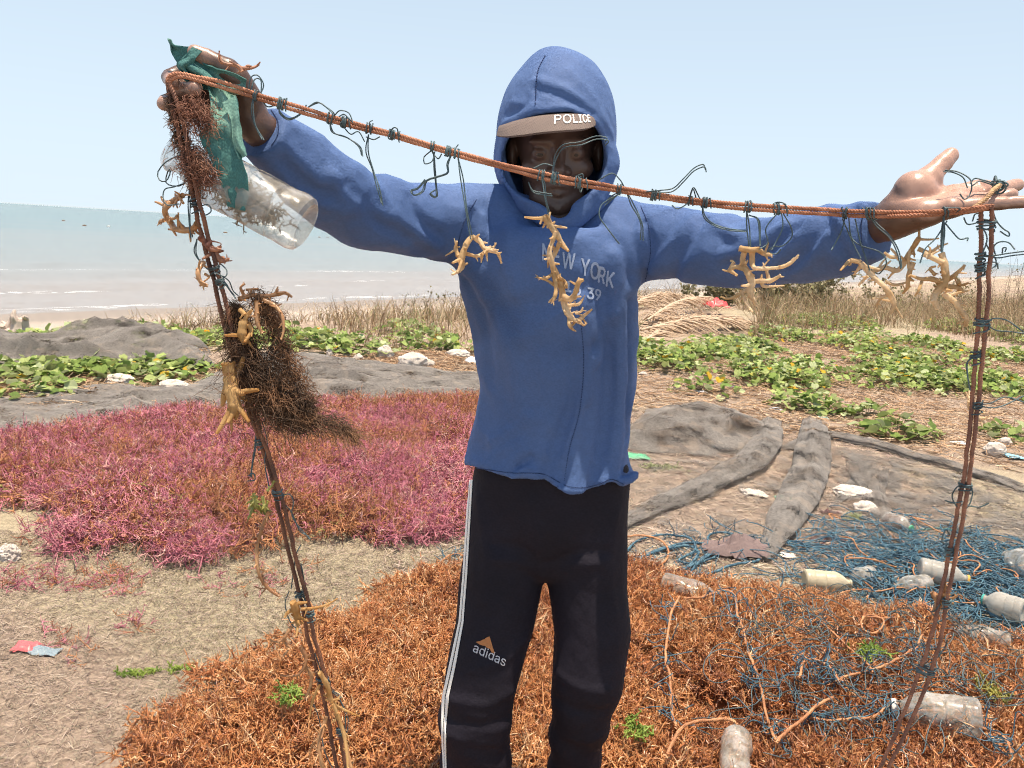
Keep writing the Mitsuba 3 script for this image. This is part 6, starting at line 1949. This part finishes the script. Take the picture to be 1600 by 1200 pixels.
# driftwood stump at the left edge
scene['mat_driftwood'] = {'type': 'bumpmap', 'arbitrary': mikit.proc(lambda p, n, uv: mikit.fbm(p.x * 30.0, p.y * 30.0, p.z * 5.0, 4), 2e-3), 'scale': 0.03, 'bsdf': two(principled(mikit.proc(lambda p, n, uv: mikit.mix((0.40, 0.31, 0.26), (0.60, 0.51, 0.45), mikit.fbm(p.x * 30.0, p.y * 30.0, p.z * 6.0, 4))), 0.85))}
c = gr(22, 524)
d = (c - CAM) @ FWD
u1 = d / FPX
rr = np.random.default_rng(12)
root = lambda a, b, r0, r1, k=7: tubes(spline(np.array([c + np.array([a[0], 0, a[1]]) * u1, c + np.array([(a[0] + b[0]) / 2 + rr.normal(0, 2), rr.normal(0, 4), (a[1] + b[1]) / 2]) * u1, c + np.array([b[0], rr.normal(0, 6), b[1]]) * u1]), k), np.linspace(r0, r1, k) * u1, 8)
st = [root((6, -2), (8, 24), 15, 12), root((8, 20), (20, 32), 8, 2), root((6, 20), (4, 40), 8, 2), root((10, 18), (-4, 34), 7, 2), root((-8, -2), (-14, 16), 9, 4), root((-14, 12), (-22, 20), 5, 1.5), root((-10, 10), (-6, 28), 5, 2), root((14, 8), (20, 2), 8, 5), root((0, 4), (-10, 2), 9, 8)]
tag(obj('driftwood_stump', cat(*st), 'mat_driftwood', smooth=40), 'bleached driftwood stump on the sand at the left edge', 'driftwood')

# dry palm fronds
scene['mat_frond'] = two(principled(mikit.proc(lambda p, n, uv: mikit.mix((0.40, 0.29, 0.20), (0.58, 0.45, 0.33), mikit.fbm(p.x * 8.0, p.y * 8.0, p.z * 30.0, 3))), 0.7))
fr = [((1000, 545), (1080, 500), 'palm frond leaning up to the right at the left of the dry heap'), ((990, 515), (1150, 512), 'long palm frond lying flat across the middle of the dry heap'), ((1000, 530), (1165, 520), 'palm frond lying lowest along the front of the dry heap'), ((985, 490), (1060, 475), 'palm frond at the back of the dry heap next to the man'), ((1010, 520), (1110, 488), 'palm frond slanting over the top of the dry heap')]
for i, (a, b, lab_) in enumerate(fr):
    r = np.random.default_rng(60 + i)
    A, B = gr(*a), gr(*b)
    dd = (A - CAM) @ FWD
    hgt_ = .10 + .10 * r.random() + .05 * i
    s = np.linspace(0, 1, 14)
    C = A + (B - A) * s[:, None] + np.array([0, 0, 1]) * (hgt_ * (.35 + np.sin(np.pi * np.clip(s * .8 + .1, 0, 1))))[:, None] * .75
    k = thing('palm_frond', lab_, 'palm frond', 'dry palm fronds in a heap right of the man')
    obj('midrib', tubes(C, np.linspace(.018, .006, 14), 6), 'mat_frond', k, smooth=True)
    n = 170
    t = r.uniform(.05, 1, n)
    o = np.stack([np.interp(t, s, C[:, j]) for j in range(3)], 1)
    ax = norm(B - A)
    sd = np.where(r.random(n) < .5, -1, 1)[:, None]
    side = np.cross(ax, [0, 0, 1.0])
    dd_ = norm(ax * r.uniform(.5, 1.3, (n, 1)) + side * sd * r.uniform(.2, .9, (n, 1)) + [0, 0, .1] + r.normal(0, .15, (n, 3)))
    L = r.uniform(.35, .8, n)
    q = np.linspace(0, 1, 5)
    P = o[:, None] + dd_[:, None] * (L[:, None] * q)[..., None] - np.array([0, 0, 1.0]) * (L[:, None] * .45 * q ** 2)[..., None]
    P[..., 2] = np.maximum(P[..., 2], ground_z(P[..., 0], P[..., 1]) + .01)
    obj('leaflets', tubes(P, np.broadcast_to(.0125 * (1 - .75 * q), (n, 5)), 4, cap=False), 'mat_frond', k, smooth=False)
    tag(k + '__leaflets', kind='stuff')


def rag(px_c, w_px, h_px, lab, col, catg, name, seed, lift=.02, rough=.4, n=26, crumple=1.0):
    """a crumpled sheet of plastic or cloth on the ground"""
    c = gr(*px_c)
    d = (c - CAM) @ FWD
    W, H = w_px / FPX * d, h_px / FPX * d
    t = np.linspace(-.5, .5, n)
    X, Z = np.meshgrid(t, t, indexing='ij')
    p = np.stack([X, Z, 0 * X], -1)
    nz = meshkit.fbm(p * 4 + seed, 4, seed)
    n2 = meshkit.fbm(p * 4 + seed + 30, 4, seed + 1) - .5
    ny = min(H * 2.0, W)
    S = np.stack([c[0] + W * (X + .18 * crumple * n2), c[1] + ny * (Z + .18 * crumple * (nz - .5)), 0 * X], -1)
    edge = np.clip(1 - 2 * np.maximum(np.abs(X), np.abs(Z)), 0, 1) ** .5
    S[..., 2] = ground_z(S[..., 0], S[..., 1]) + lift * .3 + (H * .75 * crumple) * nz * (.35 + .8 * edge)
    N = norm(np.cross(np.gradient(S, axis=0), np.gradient(S, axis=1)))
    key = 'mat_rag_%d' % seed
    scene[key] = two(principled(col, rough, specular=.4))
    tag(obj(name, sheet_solid(S, N, .0015), key, smooth=25), lab, catg)


rag((1116, 500), 34, 24, 'crumpled red plastic bag lying on the dry palm fronds', (0.62, 0.07, 0.075), 'plastic bag', 'plastic_bag', 201, .5)
rag((990, 722), 44, 14, 'small green plastic sack on the ground right beside his hem', (0.10, 0.36, 0.20), 'plastic sack', 'plastic_sack', 202, .02, .5)
rag((1145, 868), 96, 30, 'mauve grey cloth lying under the foot of the middle net roll', (0.17, 0.125, 0.122), 'cloth', 'cloth', 203, .02, .85, crumple=1.7)
rag((1128, 700), 30, 10, 'thin pale plastic strip by the curved net roll', (0.45, 0.46, 0.46), 'plastic scrap', 'plastic_scrap', 204)
rag((1230, 781), 40, 6, 'narrow green plastic strip left of the middle net roll', (0.14, 0.42, 0.30), 'plastic scrap', 'plastic_scrap', 205)
rag((1178, 780), 38, 14, 'clear crumpled plastic scrap between the two long net rolls', (0.48, 0.42, 0.37), 'plastic scrap', 'plastic_scrap', 206)
rag((1230, 877), 22, 9, 'small white paper scrap on the ground above the cream bottle', (0.66, 0.60, 0.52), 'litter', 'paper_scrap', 207)
rag((1146, 606), 14, 6, 'dark blue plastic scrap below the vines right of the palm fronds', (0.07, 0.10, 0.26), 'litter', 'plastic_scrap', 208)
rag((1095, 617), 18, 6, 'white scrap on the straw above the net heap', (0.66, 0.66, 0.70), 'litter', 'plastic_scrap', 209)
rag((1212, 644), 20, 6, 'pale blue scrap on the straw left of the small vine clump', (0.52, 0.55, 0.60), 'litter', 'plastic_scrap', 210)
rag((1286, 655), 16, 6, 'turquoise scrap under the small vine clump', (0.20, 0.42, 0.44), 'litter', 'plastic_scrap', 211)
rag((1584, 722), 26, 9, 'light blue and white wrapper at the right edge near the stones', (0.25, 0.52, 0.66), 'litter', 'plastic_scrap', 212)
rag((1498, 702), 22, 10, 'crumpled white wrapper beside the hanging rope on the straw', (0.68, 0.67, 0.64), 'litter', 'plastic_scrap', 213)
rag((742, 578), 30, 14, 'pale bluish plastic bag right next to the man behind the net', (0.55, 0.60, 0.64), 'plastic bag', 'plastic_bag', 214, .03)
rag((40, 1018), 34, 14, 'red plastic scrap on the turf at the left edge', (0.55, 0.12, 0.13), 'litter', 'plastic_scrap', 215, .01)
rag((70, 1022), 40, 12, 'grey blue plastic scrap touching the red one on the turf', (0.20, 0.26, 0.30), 'litter', 'plastic_scrap', 216, .01)
rag((1050, 890), 20, 10, 'brown plastic scrap among blue ropes', (0.40, 0.30, 0.20), 'litter', 'plastic_scrap', 217, .01)

# fresh green stalk on the turf and green weed on the piles
scene['mat_fresh'] = two(principled(mikit.proc(weed_col((0.10, 0.17, 0.02), (0.22, 0.30, 0.05))), 0.5))


def flat_weed(px, lab, seed, spread=.03, n=26, mat='mat_fresh', lift=.01, pile=False, ln=.02, rad=.0028):
    h_ = .16 if pile else 0
    c = spline(np.array([gr(x, y, h_) for x, y in px]), 40) if len(px) > 1 else np.repeat(gr(*px[0], h_)[None], 40, 0)
    r = np.random.default_rng(seed)
    c = c[r.integers(0, 40, n)] + r.normal(0, spread, (n, 3)) * [1, 1, 0]
    c[:, 2] = ground_z(c[:, 0], c[:, 1]) + lift + (gold_h(c[:, 0], c[:, 1]) + .06 if pile else 0)
    t_ = [sprig(np.random.default_rng(700 + i), 4, ln, rad, 4, 3, sides=5) for i in range(4)]
    v, f, _ = scatter(t_, c, random_rot(n), r.uniform(.6, 1.2, n), r.integers(0, 4, n))
    tag(obj('green_weed', (v, f), mat, smooth=True), lab, 'seaweed')


flat_weed([(186, 1050), (220, 1048), (260, 1043), (305, 1040)], 'thin fresh green stalk lying on the turf at the lower left', 1, .006, 60, rad=.0022, ln=.016)
flat_weed([(1362, 1022)], 'bright green weed on the pile beside the hanging rope', 2, .03, 30, pile=True)
flat_weed([(988, 1128), (1000, 1150)], 'yellow green weed on the pile by his trouser leg', 3, .018, 22, pile=True)
flat_weed([(452, 1090)], 'small green weed on the left end of the orange seaweed', 4, .018, 22, pile=True)
flat_weed([(1545, 1075), (1570, 1095)], 'dull green weed on the pile at the right, above the big bottle', 5, .02, 24, 'mat_sprig_green', pile=True)
flat_weed([(1060, 742), (1010, 738)], 'pale green low plant on the bare ground below the net heap', 6, .025, 60, scene.setdefault('mat_pale_green', two(principled((0.28, 0.30, 0.16), 0.7))) and 'mat_pale_green')
flat_weed([(1325, 815), (1340, 812)], 'pale green low plant in front of the flat slab', 7, .016, 90, 'mat_pale_green')
flat_weed([(1290, 848), (1300, 862)], 'small purple brown seaweed scrap on the ground right of the middle net roll', 8, .03, 26, scene.setdefault('mat_purple', two(principled((0.19, 0.085, 0.095), 0.6))) and 'mat_purple')
flat_weed([(1296, 805)], 'dark purple weed scrap left of the pale low plant', 9, .02, 16, 'mat_purple')

# flowers
scene['mat_flower'] = {'type': 'principledthin', 'base_color': {'type': 'rgb', 'value': [0.75, 0.36, 0.02]}, 'roughness': .5, 'diff_trans': .7}
for (x, y), lab_ in (((496, 520), 'single orange flower above the vines behind the flat net'), ((316, 553), 'orange flower low in the vines right of the net heap'), ((322, 524), 'reddish orange flower at the back of vines left of the brown tuft')):
    c = gr(x, y + 10)
    d = (c - CAM) @ FWD
    k = thing('flower', lab_, 'flower', 'orange flowers in the vines')
    top = c + [0, 0, 14 / FPX * d + .02]
    obj('stem', tubes(spline(np.array([c, top]), 4), .004, 5), 'mat_stem', k, smooth=True)
    pet = []
    for q in range(5):
        a = q * 2 * np.pi / 5
        lv = leaf_mesh(5, 3)
        v = lv[0] * .05
        M = rotz(np.array(a)) @ rotx(np.array(.2))
        pet.append((v @ M.T + top, lv[1]))
    obj('petals', cat(*pet), 'mat_flower', k, smooth=True)

# dry bush behind the level forearm, and bare twigs at the right edge
scene['mat_twig'] = two(principled((0.17, 0.115, 0.08), 0.8))
scene['mat_bush_leaf'] = {'type': 'principledthin', 'base_color': VC, 'roughness': .6, 'diff_trans': .4}


def bush(px_list, lab, seed, h_px, n_stem, n_leaf, spread, leaf=.035):
    r = np.random.default_rng(seed)
    st, lp = [], []
    for k in range(n_stem):
        x, y = px_list[r.integers(len(px_list))]
        c = gr(x + r.normal(0, spread), y)
        d = (c - CAM) @ FWD
        c[2] = ground_z(c[0], c[1]) - .02
        h = h_px / FPX * d * r.uniform(.55, 1.1)
        tip = c + np.array([r.normal(0, .25) * h, r.normal(0, .25) * h, h])
        s = spline(np.array([c, c * .5 + tip * .5 + r.normal(0, .06 * h, 3), tip]), 10)
        st.append(tubes(s, np.linspace(.0065, .002, 10), 5))
        for q in range(4):
            i = r.integers(3, 9)
            e = s[i] + norm(r.normal(size=3) + [0, 0, .9]) * h * r.uniform(.15, .35)
            tw_ = spline(np.array([s[i], s[i] * .5 + e * .5 + r.normal(0, .02 * h, 3), e]), 10)
            st.append(tubes(tw_, np.linspace(.003, .0012, 10), 4))
            lp.append(tw_[3:])
        lp.append(s[4:])
    k = thing('shrub', lab, 'shrub')
    obj('branches', cat(*st), 'mat_twig', k, smooth=True)
    if n_leaf:
        lp = np.vstack(lp)
        q = lp[r.integers(0, len(lp), n_leaf)] + r.normal(0, .03, (n_leaf, 3))
        v, f, ids = scatter([leaf_mesh(4, 2)], q, random_rot(n_leaf), leaf * r.uniform(.6, 1.3, n_leaf), np.zeros(n_leaf, int))
        pal_ = np.array([(0.24, 0.23, 0.12), (0.34, 0.31, 0.20), (0.18, 0.16, 0.09), (0.42, 0.38, 0.27)])
        obj('foliage', (v, f), 'mat_bush_leaf', k, smooth=True, color=(pal_[r.integers(0, 4, n_leaf)] * r.uniform(.8, 1.2, (n_leaf, 1)))[ids])
        tag(k + '__foliage', kind='stuff')
    return k


bush([(1200, 490), (1230, 490), (1260, 488), (1290, 485)], 'olive dry shrub under the cuff of the level arm', 1, 62, 34, 3800, 18, .055)
bush([(1110, 485), (1150, 485)], 'low olive shrub behind the red plastic bag', 2, 46, 20, 1600, 22, .05)
bush([(1560, 505), (1590, 505), (1620, 505)], 'bare brown twiggy shrub at the right edge by the hanging rope', 3, 100, 26, 90, 16, .03)
bush([(1330, 488), (1420, 486), (1480, 488)], 'thin dark twigs on the beach ridge below the hanging sprigs', 4, 52, 26, 700, 30, .045)
bush([(660, 488), (700, 486), (735, 484)], 'dry grassy shrub on the beach ridge at his elbow', 5, 44, 20, 100, 14, .03)

# floats and stones far out
for i, ((x, y), w_, lab_, m_) in enumerate((((132, 353), 5, 'dark float on the sea, largest of those at the left', 'mat_twig'), ((99, 345), 4, 'small dark float left of the largest one', 'mat_twig'), ((352, 364), 5, 'dark float on the sea between rope and bottle', 'mat_twig'), ((170, 354), 4, 'white float right of the largest dark one', 'mat_cap_white'), ((499, 371), 3, 'tiny dark float on the sea below the raised arm', 'mat_twig'), ((512, 371), 3, 'tiny dark float, right one of the pair below the raised arm', 'mat_twig'))):
    c = gr(x, y, SEA_Z)
    d = (c - CAM) @ FWD
    r = w_ / FPX * d / 2
    tag(obj('float', blob(c + [0, 0, r * .2], (r * 1.3, r, r * .55), i + 90, .12), m_, smooth=True), lab_, 'float', 'floats out on the sea')
rr = np.random.default_rng(44)
bp = gpoly([(30, 506), (120, 486), (300, 480), (330, 500), (200, 512), (60, 520)])
st_ = rng.bit_generator.state
q = inside(bp, 60)
peb = [blob(np.array([x, y, ground_z(x, y) + .01]), np.array([1, .8, .45]) * rr.uniform(.03, .10), 300 + i, .3, 2.0, 1) for i, (x, y) in enumerate(q)]
tag(obj('beach_debris', trimesh.util.concatenate(peb), scene.setdefault('mat_debris', two(principled(mikit.proc(weed_col((0.18, 0.14, 0.11), (0.42, 0.36, 0.31))), .9))) and 'mat_debris', smooth=30), 'small dark stones and debris on the open sand at the left', 'debris', kind='stuff')
